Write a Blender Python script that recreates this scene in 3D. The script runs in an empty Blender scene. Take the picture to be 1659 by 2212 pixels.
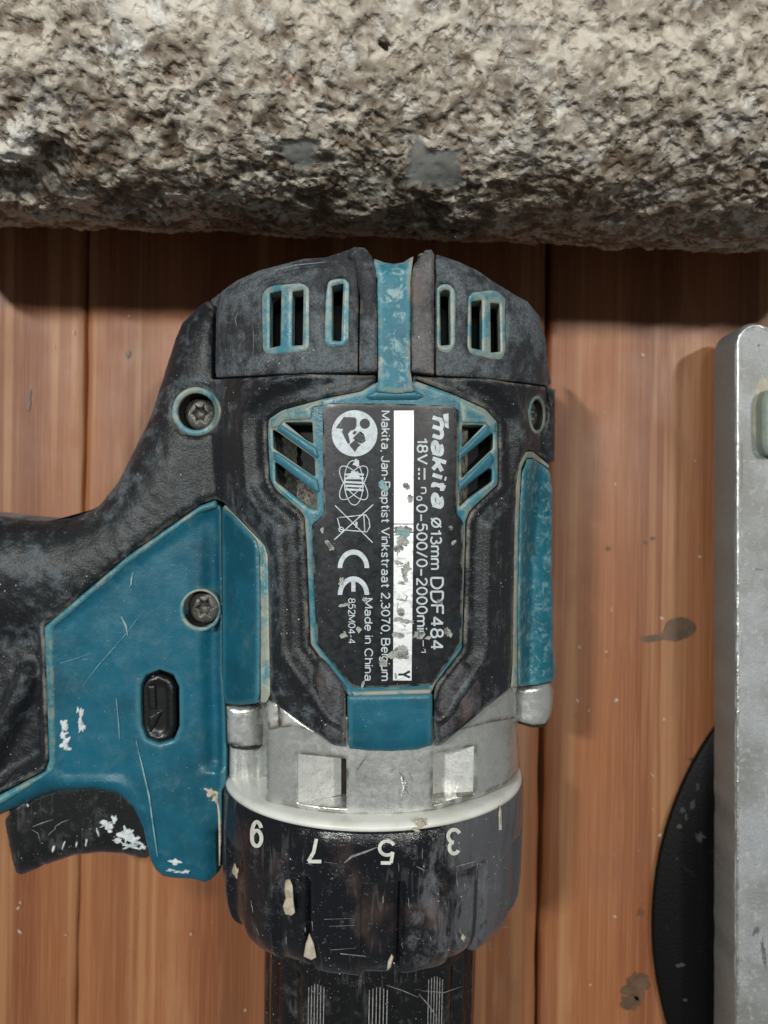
import bpy, bmesh, math, random
import numpy as np
from mathutils import Vector, Euler
from mathutils.geometry import delaunay_2d_cdt
rng = np.random.default_rng(7); random.seed(7)
U = 0.0085                     # one working unit is 8.5 mm
CX, CY, HZ, FP = 829.5, 1106.0, 24.0, 1650.0   # measured from the photograph: centre, camera height (units), focal length in photo pixels
sc = bpy.context.scene
COL = sc.collection
# ---------------------------------------------------------------- camera
cam = bpy.data.cameras.new('camera'); co = bpy.data.objects.new('camera', cam); COL.objects.link(co)
co.location = (0, 0, HZ*U); cam.sensor_fit = 'HORIZONTAL'; cam.sensor_width = 36
cam.lens = 36*FP/1659.0; cam.clip_start = 0.005; cam.clip_end = 20
cam.dof.use_dof = True; cam.dof.focus_distance = (HZ-7.2)*U; cam.dof.aperture_fstop = 26
sc.camera = co
# ---------------------------------------------------------------- room light
w = bpy.data.worlds.new('World'); sc.world = w; w.use_nodes = True
bg = w.node_tree.nodes['Background']; bg.inputs[0].default_value = (0.96, 1.0, 0.96, 1); bg.inputs[1].default_value = 0.15
def lamp(name, loc, size, power, col=(1, .97, .93)):
    l = bpy.data.lights.new(name, 'AREA'); l.shape = 'RECTANGLE'; l.size, l.size_y = size[0]*U, size[1]*U
    l.energy = power; l.color = col
    o = bpy.data.objects.new(name, l); COL.objects.link(o); o.location = Vector(loc)*U
    o.rotation_euler = (-Vector(loc)).to_track_quat('-Z', 'Y').to_euler()
lamp('ceiling_lamp_a', (-80, 52, 170), (6, 16), 17.5, (.97, 1, .95))
lamp('ceiling_lamp_b', (76, 40, 170), (6, 16), 10.0, (1, .99, .92))
lamp('ceiling_lamp_c', (6, 44, 185), (28, 7), 4.2, (.95, 1, .98))
sc.view_settings.view_transform = 'Standard'; sc.view_settings.look = 'None'
sc.view_settings.exposure = 0.0; sc.view_settings.gamma = 1

# ---------------------------------------------------------------- nodes
class NT:
    def __init__(s, name):
        s.m = bpy.data.materials.new(name); s.m.use_nodes = True; s.t = s.m.node_tree
        s.b = s.t.nodes['Principled BSDF']; s.tc = s.t.nodes.new('ShaderNodeTexCoord')
    def n(s, typ, **k):
        nd = s.t.nodes.new('ShaderNode'+typ)
        for a, v in k.items(): setattr(nd, a, v)
        return nd
    def l(s, a, b): s.t.links.new(a, b)
    def setv(s, sock, v):
        if isinstance(v, bpy.types.NodeSocket): s.l(v, sock)
        elif v is not None:
            if hasattr(sock.default_value, '__len__') and len(sock.default_value) == 4 and len(v) == 3: v = (*v, 1)
            sock.default_value = v
    def co(s, scale=(1, 1, 1), rnd=False):
        if not hasattr(s, '_c'): s._c = {}
        key = (tuple(scale), rnd)
        if key in s._c: return s._c[key]
        mp = s.n('Mapping'); s.l(s.tc.outputs['Object'], mp.inputs[0])
        mp.inputs['Scale'].default_value = [c/U for c in scale]
        if rnd:
            oi = s.n('ObjectInfo'); mu = s.n('VectorMath', operation='SCALE'); cb = s.n('CombineXYZ')
            for i in range(3): s.l(oi.outputs['Random'], cb.inputs[i])
            s.l(cb.outputs[0], mu.inputs[0]); mu.inputs['Scale'].default_value = 37
            s.l(mu.outputs[0], mp.inputs['Location'])
        s._c[key] = mp.outputs[0]; return s._c[key]
    def noise(s, scale, detail=4, rough=.55, co=None, dist=0):
        n = s.n('TexNoise'); s.l(co or s.co(), n.inputs['Vector'])
        n.inputs['Scale'].default_value = scale; n.inputs['Detail'].default_value = detail
        n.inputs['Roughness'].default_value = rough; n.inputs['Distortion'].default_value = dist
        return n.outputs['Fac']
    def vor(s, scale, co=None, out='Distance', feature='F1'):
        n = s.n('TexVoronoi', feature=feature); s.l(co or s.co(), n.inputs['Vector']); n.inputs['Scale'].default_value = scale
        return n.outputs[out]
    def ramp(s, f, lo, hi, a=0.0, b=1.0, smooth=True):
        n = s.n('MapRange'); n.interpolation_type = 'SMOOTHSTEP' if smooth else 'LINEAR'
        s.setv(n.inputs[0], f); n.inputs[1].default_value = lo; n.inputs[2].default_value = hi
        n.inputs[3].default_value = a; n.inputs[4].default_value = b; return n.outputs[0]
    def mul(s, a, b, op='MULTIPLY'):
        n = s.n('Math', operation=op); s.setv(n.inputs[0], a); s.setv(n.inputs[1], b); n.use_clamp = (op in ('MULTIPLY', 'MAXIMUM')); return n.outputs[0]
    def mix(s, f, a, b):
        n = s.n('Mix', data_type='RGBA'); s.setv(n.inputs[0], f); s.setv(n.inputs[6], a); s.setv(n.inputs[7], b); return n.outputs[2]
    def attr(s, name): return s.n('Attribute', attribute_name=name).outputs['Fac']
    def bump(s, h, dist=.05, strength=1, prev=None):
        n = s.n('Bump'); s.l(h, n.inputs['Height']); n.inputs['Distance'].default_value = dist*U; n.inputs['Strength'].default_value = strength
        if prev: s.l(prev, n.inputs['Normal'])
        return n.outputs[0]
    def out(s, col=None, rough=None, metal=None, nrm=None, spec=None):
        s.setv(s.b.inputs['Base Color'], col); s.setv(s.b.inputs['Roughness'], rough); s.setv(s.b.inputs['Metallic'], metal)
        if nrm: s.l(nrm, s.b.inputs['Normal'])
        if spec is not None: s.setv(s.b.inputs['Specular IOR Level'], spec)
        return s.m
TAN = (.40, .345, .25)

def specks(t, scale, thr):
    v = t.vor(scale); return t.ramp(v, thr*.6, thr, 1, 0)
def streaks(t, rot, scale=3.0, thr=.035, stretch=.10):
    mp = t.n('Mapping'); t.l(t.tc.outputs['Object'], mp.inputs[0]); mp.inputs['Rotation'].default_value = (0, 0, rot)
    mp.inputs['Scale'].default_value = (1/U, stretch/U, 1/U)
    n = t.n('TexNoise'); t.l(mp.outputs[0], n.inputs[0]); n.inputs['Scale'].default_value = scale; n.inputs['Detail'].default_value = 2
    d = t.mul(n.outputs['Fac'], .5, 'SUBTRACT'); a = t.mul(d, 0, 'ABSOLUTE')
    return t.ramp(a, thr*.15, thr, 1, 0)

def rubber_mat(name, base=(.008, .0095, .012), dust=(.085, .102, .118), amount=.5, edge=.5, rough=.55, grain=.02, warm=0, sheen=.06, side=0):
    t = NT(name)
    big = t.noise(.55, 4, .6); med = t.noise(3.2, 6, .65)
    d = t.ramp(t.mul(t.mul(big, .5), t.mul(med, .5), 'ADD'), .58-amount*.26, .73-amount*.24)
    fine = t.noise(16, 3, .7); d = t.mul(d, t.ramp(fine, .30, .60, .22, 1))
    col = t.mix(d, base, dust)
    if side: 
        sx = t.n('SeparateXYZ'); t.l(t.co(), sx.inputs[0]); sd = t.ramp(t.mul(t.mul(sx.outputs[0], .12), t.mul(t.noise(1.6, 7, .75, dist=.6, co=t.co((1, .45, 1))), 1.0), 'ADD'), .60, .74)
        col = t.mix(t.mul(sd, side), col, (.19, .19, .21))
    if warm: col = t.mix(t.mul(t.ramp(t.noise(.9, 3, .5, co=t.co((1, .7, 1))), .55, .72), warm), col, (.12, .075, .06))
    col = t.mix(t.mul(t.ramp(t.noise(2.6, 8, .78, dist=.5), .60, .69), .15+amount*.45), col, (.16, .167, .185))
    col = t.mix(t.mul(t.ramp(t.noise(9, 4, .7), .60, .70), t.ramp(t.noise(1.2, 3), .45, .64, 0, .45)), col, (.20, .20, .21))
    col = t.mix(t.mul(streaks(t, .3), t.mul(t.ramp(t.noise(1.1), .5, .62), .14)), col, (.2, .2, .2))
    e = t.mul(t.ramp(t.attr('ed'), .0, .11, 1, 0), t.ramp(t.noise(1.5, 6, .7), .66-edge*.4, .82-edge*.36))
    col = t.mix(t.mul(e, .62), col, (.27, .24, .19))
    col = t.mix(t.mul(specks(t, 6, .11), t.ramp(t.noise(1.3), .50, .62)), col, (.50, .49, .46))
    col = t.mix(t.mul(specks(t, 12, .14), t.ramp(t.noise(2.1, 3), .44, .64, .03, .55)), col, (.34, .335, .33))
    nb = t.bump(fine, grain*.8, .7); nb = t.bump(med, grain*2.2, .5, nb); nb = t.bump(t.noise(30, 2, .6), grain*.5, .7, nb)
    t.b.inputs['Sheen Weight'].default_value = sheen; t.b.inputs['Sheen Roughness'].default_value = .45; t.b.inputs['Sheen Tint'].default_value = (.75, .8, 1, 1)
    return t.out(col, t.ramp(d, 0, 1, rough-.07, rough+.16), 0, nb, .4)

def teal_mat(name, base=(.006, .092, .146), worn=0.0, edge=.5, rough=.34):
    t = NT(name)
    med = t.noise(2.4, 6, .65); fine = t.noise(24, 2, .6)
    col = t.mix(t.ramp(t.noise(.5, 6, .65), .38, .66), base, tuple(c*.68 for c in base))
    col = t.mix(t.mul(t.ramp(med, .54, .70), .10+worn*.8), col, (.10, .28, .33))
    if worn:
        col = t.mix(t.mul(t.ramp(t.noise(4.0, 6, .7, dist=.5), .50, .64), worn), col, (.26, .40, .42))
        col = t.mix(t.mul(t.ramp(t.noise(2.0, 6, .75, dist=.8), .57, .66), worn), col, (.36, .33, .28))
        col = t.mix(t.mul(t.ramp(t.noise(3.1, 5, .7, dist=.3), .62, .7), worn), col, (.02, .10, .13))
    col = t.mix(t.mul(t.ramp(t.noise(1.4, 6, .7), .56, .74), .34), col, (.10, .14, .14))
    e = t.mul(t.ramp(t.attr('ed'), .0, .14, 1, 0), t.ramp(t.noise(1.7, 6, .72, dist=.3), .68-edge*.42, .80-edge*.34))
    col = t.mix(t.mul(t.ramp(t.attr('ed'), 0, .16, 1, 0), .22+edge*.25), col, (.12, .30, .34))
    col = t.mix(t.mul(e, .30+.5*edge), col, TAN)
    col = t.mix(t.mul(specks(t, 5.5, .055), .7), col, (.5, .55, .52))
    col = t.mix(t.mul(specks(t, 13, .075), .4), col, (.22, .36, .38))
    nb = t.bump(fine, .006, .7); nb = t.bump(med, .02+worn*.06, .6, nb)
    return t.out(col, t.ramp(med, .3, .7, rough-.06, rough+.16), 0, nb, .42)

def silver_mat(name, base=(.56, .57, .55), brown_mix=.35, rough=.40, metal=.45, bmp=.012):
    t = NT(name)
    n1 = t.noise(1.2, 5, .65); n2 = t.noise(14, 3, .6); n3 = t.noise(5, 4, .7, dist=.6)
    col = t.mix(t.mul(t.ramp(n1, .42, .7), brown_mix), base, (.30, .29, .25))  # random dirt patches
    col = t.mix(t.mul(t.ramp(n2, .5, .75), .35), col, (.36, .36, .35))
    col = t.mix(t.mul(t.ramp(t.attr('ed'), .01, .14, 1, 0), t.ramp(t.noise(2.2), .42, .6)), col, (.25, .235, .20))
    nb = t.bump(n2, bmp, .5); nb = t.bump(n3, bmp*1.6, .3, nb)
    return t.out(col, t.ramp(n3, .3, .7, rough-.08, rough+.14), metal, nb)

M = {}
M['rubber'] = rubber_mat('worn_black_rubber', amount=.32, edge=.55, rough=.46)
M['rubber_grey'] = rubber_mat('dusty_grey_rubber', base=(.018, .020, .025), dust=(.112, .130, .145), amount=.62, edge=.35, rough=.6, grain=.05)
M['rubber_brown'] = rubber_mat('rubbed_brown_rubber', base=(.03, .028, .028), dust=(.13, .12, .125), amount=.7, edge=.3, warm=.85)
M['rubber_lobe'] = rubber_mat('pad_rubber', base=(.012, .012, .015), dust=(.075, .072, .085), amount=.55, edge=.15, warm=.7, rough=.48)
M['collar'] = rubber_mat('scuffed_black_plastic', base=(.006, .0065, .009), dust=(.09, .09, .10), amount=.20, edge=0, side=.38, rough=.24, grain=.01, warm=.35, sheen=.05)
M['chuck'] = rubber_mat('smooth_black_plastic', base=(.006, .006, .007), dust=(.06, .06, .06), amount=.15, edge=0, rough=.26, grain=.004, sheen=0)
M['trigger'] = rubber_mat('black_trigger_plastic', base=(.006, .006, .007), dust=(.04, .04, .043), amount=.15, edge=.12, rough=.46, grain=.006, sheen=.08)
M['teal'] = teal_mat('teal_plastic', edge=.18)
M['teal_dusty'] = teal_mat('dusty_teal_plastic', base=(.012, .125, .182), worn=.16, edge=.68)
M['channel'] = teal_mat('dust_filled_channel', base=(.04, .16, .20), worn=.95, edge=.8)
M['border'] = teal_mat('dusty_panel_border', base=(.014, .12, .165), worn=.35, edge=.5)
M['teal_worn'] = teal_mat('weathered_teal_plastic', base=(.02, .14, .20), worn=.75, edge=.6, rough=.5)
M['teal_side'] = teal_mat('rubbed_teal_plastic', base=(.008, .11, .16), worn=.42, edge=.35)
M['silver'] = silver_mat('cast_aluminium_paint', base=(.60, .61, .60), metal=.7, rough=.27)
M['silver_pocket'] = silver_mat('rough_cast_aluminium', base=(.74, .74, .72), brown_mix=.1, rough=.34, metal=.6, bmp=.012)
M['pocket_dirt'] = silver_mat('dirty_cast_wall', base=(.14, .12, .10), brown_mix=.5, rough=.55, metal=.2)  # brown dirt, darkened further to paint in the pocket's shade
M['steel_edge'] = silver_mat('sawn_aluminium', base=(.25, .255, .255), brown_mix=.5, rough=.5, metal=.5)
def simple(name, col, rough=.5, metal=0, bs=8, bd=.02, col2=None):
    t = NT(name); n = t.noise(bs, 5, .65)
    c = t.mix(t.ramp(n, .4, .68), col, col2 or tuple(x*.7 for x in col)); return t.out(c, rough, metal, t.bump(n, bd, .7))
M['dark'] = simple('dark_inner_plastic', (.006, .006, .007), .7)
M['winding'] = simple('dusty_motor_winding', (.05, .047, .040), .7, .1, 9, .35, (.008, .007, .006))
M['winding_dust'] = simple('motor_casing_dust', (.22, .20, .17), .85, 0, 5, .2, (.05, .045, .04))
M['screw'] = simple('dirty_screw_steel', (.12, .112, .10), .4, .4, 2.2, .08, (.022, .020, .018))
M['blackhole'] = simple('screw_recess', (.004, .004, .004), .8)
M['ring'] = simple('white_ring_plastic', (.66, .66, .63), .38, 0, 1.4, .004, (.56, .55, .50))
M['print'] = simple('pale_printed_ink', (.50, .54, .58), .4, 0, 9, .01, (.36, .39, .43))
M['digit'] = simple('cream_moulded_digits', (.60, .60, .55), .45, 0, 9, .01, (.42, .42, .37))
M['plaster'] = simple('dried_plaster', (.62, .64, .66), .8, 0, 5, .12, (.36, .40, .43))
M['plaster_tan'] = simple('tan_filler', (.46, .40, .31), .8, 0, 6, .08, (.30, .26, .20))
M['scratch'] = simple('pale_scratch', (.20, .31, .33), .6, 0, 5, .02, (.05, .16, .21))
M['scratch_grey'] = simple('grey_scuff', (.22, .22, .225), .6, 0, 12, .02, (.09, .09, .095))
M['glue'] = simple('torn_label_residue', (.36, .36, .34), .28, .1, 6, .15, (.09, .09, .085))
M['flatblack'] = simple('symbol_black', (.012, .013, .016), .4, 0, 3, .002)
M['line'] = simple('worn_groove_grey', (.26, .26, .25), .5, 0, 9, .02, (.12, .12, .12))
M['gougeb'] = simple('greasy_bolt_end', (.05, .05, .048), .25, .5, 7, .05, (.015, .015, .014))  # dark glossy screw ends below the case bosses
M['slot_brown'] = simple('brown_dirt_in_slot', (.055, .042, .034), .9, 0, 4, .01)  # near-black brown paints the shade inside the case slot
M['oval'] = simple('black_selector_plastic', (.008, .008, .009), .33, 0, 3, .01)
def label_mat():
    t = NT('black_label_film'); n = t.noise(1.3, 5, .7, dist=.3); n2 = t.noise(6, 5, .7)
    col = t.mix(t.ramp(n, .5, .75), (.005, .0065, .009), (.016, .019, .024))
    col = t.mix(t.mul(specks(t, 6, .05), .9), col, (.5, .5, .47))
    col = t.mix(t.mul(t.ramp(n2, .62, .72), .18), col, (.09, .09, .09))
    col = t.mix(t.mul(t.ramp(t.attr('ed'), 0, .06, 1, 0), t.ramp(t.noise(3), .4, .6)), col, (.16, .15, .13))
    return t.out(col, t.ramp(n2, .3, .7, .28, .46), 0, t.bump(n2, .006, .5), .45)
M['label'] = label_mat()
def foil_mat():
    t = NT('silver_foil'); n = t.noise(3.2, 4, .6, dist=.8)
    col = t.mix(t.ramp(n, .52, .66), (.92, .93, .95), (.62, .64, .66))
    return t.out(col, .38, .55, t.bump(n, .03, .4))
M['foil'] = foil_mat()
M['foil_white'] = simple('white_label_field', (.93, .94, .96), .35, .1, 3, .004, (.90, .91, .93))
def wood_mat():
    t = NT('stained_pine')
    c1 = t.co((1, .012, 1), True); c2 = t.co((1, .05, 1), True); c3 = t.co((1, .6, 1), True); c4 = t.co((1, .13, 1), True)
    broad = t.noise(.55, 3, .5, co=c1, dist=.3); grain = t.noise(9.5, 4, .6, co=c1); fine = t.noise(22, 3, .65, co=c1); blot = t.noise(.42, 5, .6, co=c3)
    col = t.mix(t.ramp(broad, .34, .68), (.172, .054, .018), (.272, .102, .040))
    col = t.mix(t.ramp(t.noise(1.5, 3, .5, co=c1), .54, .64, 0, .5), col, (.40, .215, .10))
    col = t.mix(t.ramp(grain, .42, .66, 0, .24), col, (.13, .036, .015))
    col = t.mix(t.ramp(fine, .48, .66, 0, .34), col, (.38, .17, .085))
    col = t.mix(t.ramp(blot, .55, .74, 0, .42), col, (.17, .075, .042))
    col = t.mix(t.ramp(t.noise(.9, 5, .6, co=c4), .58, .72, 0, .4), col, (.36, .19, .10))
    col = t.mix(t.mul(t.ramp(t.noise(1.7, 5, .7, co=c3), .66, .73), .5), col, (.07, .04, .028))
    col = t.mix(t.mul(t.ramp(t.noise(2.6, 5, .7, co=c3), .68, .74), .4), col, (.50, .42, .36))
    nb = t.bump(grain, .03, .35); nb = t.bump(fine, .015, .5, nb)
    return t.out(col, t.ramp(blot, .3, .7, .42, .58), 0, nb, .45)
M['wood'] = wood_mat()
def crust_mat():
    t = NT('plaster_crust')
    c = t.n('Attribute', attribute_name='crust'); h = t.attr('hgt'); m = t.attr('metal')
    n = t.noise(9, 5, .7); n3 = t.noise(1.5, 6, .58, dist=.5); n4 = t.noise(4.0, 5, .62, dist=.2)
    wv = t.n('TexNoise'); t.l(t.co(), wv.inputs[0]); wv.inputs['Scale'].default_value = 2.6; wv.inputs['Detail'].default_value = 3
    va = t.n('VectorMath', operation='MULTIPLY_ADD'); t.l(wv.outputs['Color'], va.inputs[0]); va.inputs[1].default_value = (.45, .45, .45); t.l(t.co(), va.inputs[2])
    ve = t.n('TexVoronoi', feature='DISTANCE_TO_EDGE'); t.l(va.outputs[0], ve.inputs[0]); ve.inputs['Scale'].default_value = 2.9
    vf = t.n('TexVoronoi', feature='SMOOTH_F1'); t.l(va.outputs[0], vf.inputs[0]); vf.inputs['Scale'].default_value = 4.6
    web = t.mul(t.ramp(ve.outputs[0], .015, .13, 1, 0), t.ramp(t.noise(1.0, 3), .40, .58))
    pale = t.ramp(t.mul(t.mul(n3, .62), t.mul(n4, .38), 'ADD'), .44, .57)
    pitm = t.mul(t.ramp(vf.outputs[0], .12, .34, 1, 0), t.ramp(n4, .40, .56))
    a = t.mul(t.mul(pale, .72), t.mul(web, .22), 'ADD'); a = t.mul(a, t.mul(pitm, .60), 'SUBTRACT')
    vtx = c.outputs['Color']
    brown_mix = t.attr('dirt'); col = t.mix(t.mul(t.ramp(a, -.05, .46, .88, 0), brown_mix), vtx, (.15, .105, .072))
    col = t.mix(t.mul(t.ramp(a, .40, .85), .7), col, (.56, .495, .42))
    col = t.mix(t.mul(t.mul(t.ramp(n, .54, .70), .30), brown_mix), col, (.12, .092, .068))
    col = t.mix(t.ramp(t.noise(1.9, 5, .7, dist=.8), .60, .68, 0, .5), col, (.62, .59, .55))
    gm = t.n('Mix', data_type='RGBA'); t.l(m, gm.inputs[0]); t.l(col, gm.inputs[6]); gm.inputs[7].default_value = (.30, .30, .292, 1); col = gm.outputs[2]
    inv = t.mul(1.0, m, 'SUBTRACT'); nb = t.bump(t.ramp(vf.outputs[0], .05, .5), .12, .6); nb = t.bump(n4, .09, .5, nb)
    nm = t.n('Mix', data_type='VECTOR'); t.l(m, nm.inputs[0]); t.l(nb, nm.inputs[4]); g = t.n('NewGeometry'); t.l(g.outputs['Normal'], nm.inputs[5])
    return t.out(col, t.ramp(m, 0, 1, .58, .42), t.mul(m, .25), nm.outputs[1], .4)
M['crust'] = crust_mat()
def plate_mat():
    t = NT('galvanised_plate'); n = t.noise(.45, 4, .6); f = t.noise(22, 3, .7); g = t.noise(6, 5, .75)
    s = t.noise(3, 3, .6, co=t.co((.25, 3, 1)))
    col = t.mix(t.ramp(n, .35, .66), (.32, .33, .35), (.20, .20, .195))
    col = t.mix(t.ramp(f, .5, .7, 0, .6), col, (.12, .12, .115))
    col = t.mix(t.ramp(g, .53, .66, 0, .55), col, (.44, .44, .42))
    col = t.mix(t.mul(specks(t, 7, .07), .7), col, (.7, .7, .68))
    col = t.mix(t.ramp(s, .60, .7, 0, .25), col, (.15, .15, .15))
    return t.out(col, t.ramp(g, .3, .7, .36, .54), .2, t.bump(f, .02, .6))
M['plate'] = plate_mat()
def disc_mat():
    t = NT('black_disc'); v = t.noise(.7, 5, .7, dist=.5)
    col = t.mix(t.ramp(v, .60, .68), (.003, .003, .003), (.028, .024, .022))
    return t.out(col, .5, 0, t.bump(t.noise(12), .03, .6), .15)
M['disc'] = disc_mat()
M['mint'] = simple('mint_rubber_block', (.22, .27, .24), .5, 0, 4, .02, (.27, .29, .23))
M['stain'] = simple('rust_tan_stain', (.33, .29, .21), .6, .2, 5, .02, (.38, .38, .34))

# ---------------------------------------------------------------- surfaces (working units)
AX = 0.0191
def xc(Y): return -0.02 - AX*(6.13-Y)
def zc(Y): return 4.2 + .035*Y
def sup(u, n): return np.clip(1-np.abs(np.clip(u, -1, 1))**n, 0, 1)**(1/n)
def smax(a, b, k): h = np.clip(k-np.abs(a-b), 0, None)/k; return np.maximum(a, b)+h*h*k*.25
def SB(X, Y):
    t = np.clip((3-Y)/4, 0, 1); a = 4.15-.32*t
    u = (X-xc(Y))/a
    return zc(Y)+3.5*sup(u, 2.3)-np.clip(np.abs(u)-1, 0, None)*6 - np.clip(Y-5.6, 0, None)**2*.25
def SH(X, Y):
    return zc(Y)+1.15-np.clip(X+3.0, 0, None)*3
def bump_cyl(X, Y, x0, zo, r, y0, y1, ramp=.6):
    d = (X-x0)/r; e = np.clip(np.maximum(Y-y1, y0-Y), 0, None)
    return zc(Y)+zo+r*np.sqrt(np.clip(1-d*d, 0, None))-np.clip(np.abs(d)-1, 0, None)*5-e*2.0
def SL(X, Y): return bump_cyl(X, Y, -3.52, 1.12, .52, -9, -.9)
def SR(X, Y): return bump_cyl(X, Y, 3.60, .38, .72, -9, 3.4)
def S(X, Y):
    s = smax(SB(X, Y), SH(X, Y), .9); s = smax(s, SL(X, Y), .12); s = smax(s, SR(X, Y), .25)
    return np.maximum(s, zc(Y)-.25)
def Scap(X, Y): return np.maximum(SB(X, Y), zc(Y)-.5)
def SG(X, Y):
    u = (X-xc(Y))/3.74
    s = zc(Y)+3.36*sup(u, 2.05)-np.clip(np.abs(u)-1, 0, None)*6
    b = bump_cyl(X, Y, -3.50, .9, .42, -9, 5); b2 = bump_cyl(X, Y, -2.95, 1.0, .3, -9, 5)
    k = np.clip((-2.72-X)/.10, 0, 1); low = zc(Y)+1.02+.10*np.cos((X+3.1)*9)
    s = s*(1-k)+np.minimum(s, low)*k-.25*np.exp(-((X+2.86)/.07)**2)
    return np.maximum(s, zc(Y)-.6)
def px2w(P, f):
    P = np.asarray(P, float).reshape(-1, 2); zs = np.arange(9.2, .2, -.04)
    dx = (P[:, 0]-CX)/FP; dy = (CY-P[:, 1])/FP
    Z = zs[None, :]; g = Z - f(dx[:, None]*(HZ-Z), dy[:, None]*(HZ-Z)); neg = g <= 0
    idx = np.where(neg.any(1), neg.argmax(1), len(zs)-1); idx = np.clip(idx, 1, None)
    hi = zs[idx-1]; lo = zs[idx]
    for _ in range(14):
        m = (hi+lo)/2; v = m - f(dx*(HZ-m), dy*(HZ-m)) <= 0; lo = np.where(v, m, lo); hi = np.where(v, hi, m)
    z = (hi+lo)/2; return np.stack([dx*(HZ-z), dy*(HZ-z), z], 1)
def at(x, y, z): return np.array([(x-CX)/FP*(HZ-z), (CY-y)/FP*(HZ-z), z])

# ---------------------------------------------------------------- mesh helpers
def link(o, parent=None, mat=None, **props):
    COL.objects.link(o)
    if parent is not None:
        o.parent = parent
        r = Vector((0, 0, 0)); p = parent
        while p is not None: r += p.location; p = p.parent
        o.data.transform(__import__('mathutils').Matrix.Translation(-r))
    if mat is not None: o.data.materials.append(M[mat])
    for k, v in props.items(): o[k] = v
    return o
def thing(name, label, cat, loc, group=None):
    o = bpy.data.objects.new(name, None); COL.objects.link(o); o.location = Vector(loc)*U; o.empty_display_size = .01
    o['label'] = label; o['category'] = cat
    if group: o['group'] = group
    return o
def meshobj(name, V, F, mat, parent=None, ed=None, smooth=True, **props):
    me = bpy.data.meshes.new(name); me.from_pydata((np.asarray(V, float)*U).tolist(), [], [list(map(int, f)) for f in F])
    if smooth: me.shade_smooth()
    a = me.attributes.new('ed', 'FLOAT', 'POINT')
    a.data.foreach_set('value', np.asarray(ed if ed is not None else np.full(len(V), 9.0), dtype=np.float32))
    me.update(); return link(bpy.data.objects.new(name, me), parent, mat, **props)
def fillet(poly, r, k=4):
    P = [np.array(p, float) for p in poly]; n = len(P); out = []
    for i in range(n):
        a, b, c = P[i-1], P[i], P[(i+1) % n]; u, v = a-b, c-b; lu, lv = np.linalg.norm(u), np.linalg.norm(v)
        t = min(r, .45*lu, .45*lv)
        if t < .3: out.append(b); continue
        p, q = b+u/lu*t, b+v/lv*t
        for j in range(k+1):
            s = j/k; out.append((1-s)**2*p+2*s*(1-s)*b+s*s*q)
    return np.array(out)
def resample(P, step):
    out = []; n = len(P)
    for i in range(n):
        a, b = P[i], P[(i+1) % n]; L = np.linalg.norm(b-a)
        if L < 1e-6: continue
        k = max(1, int(math.ceil(L/step)))
        for j in range(k): out.append(a+(b-a)*j/k)
    return np.array(out)
def area(P): x, y = P[:, 0], P[:, 1]; return .5*np.sum(x*np.roll(y, -1)-np.roll(x, -1)*y)
def grow(P, d):
    P = np.asarray(P, float); s = 1 if area(P) > 0 else -1
    t = np.roll(P, -1, 0)-np.roll(P, 1, 0); t /= np.linalg.norm(t, axis=1)[:, None]+1e-9
    return P+np.stack([t[:, 1], -t[:, 0]], 1)*d*s
def pip(Q, P):
    x, y = Q[:, 0][:, None], Q[:, 1][:, None]; a, b = P, np.roll(P, -1, 0)
    c = ((a[:, 1] > y) != (b[:, 1] > y)) & (x < (b[:, 0]-a[:, 0])*(y-a[:, 1])/(b[:, 1]-a[:, 1]+1e-12)+a[:, 0])
    return c.sum(1) % 2 == 1
def dist(Q, P, closed=True):
    out = np.full(len(Q), 1e9); a = P if closed else P[:-1]; b = np.roll(P, -1, 0) if closed else P[1:]
    d = b-a; L = (d*d).sum(1)+1e-12
    for s in range(0, len(Q), 3000):
        q = Q[s:s+3000]; t = np.clip(((q[:, None]-a[None])*d).sum(2)/L, 0, 1)
        out[s:s+3000] = np.sqrt((((q[:, None]-a[None])-t[..., None]*d)**2).sum(2)).min(1)
    return out
def prof(d, w): s = np.clip(1-d/w, 0, 1); return 1-np.sqrt(np.clip(1-s*s, 0, 1))
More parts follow.
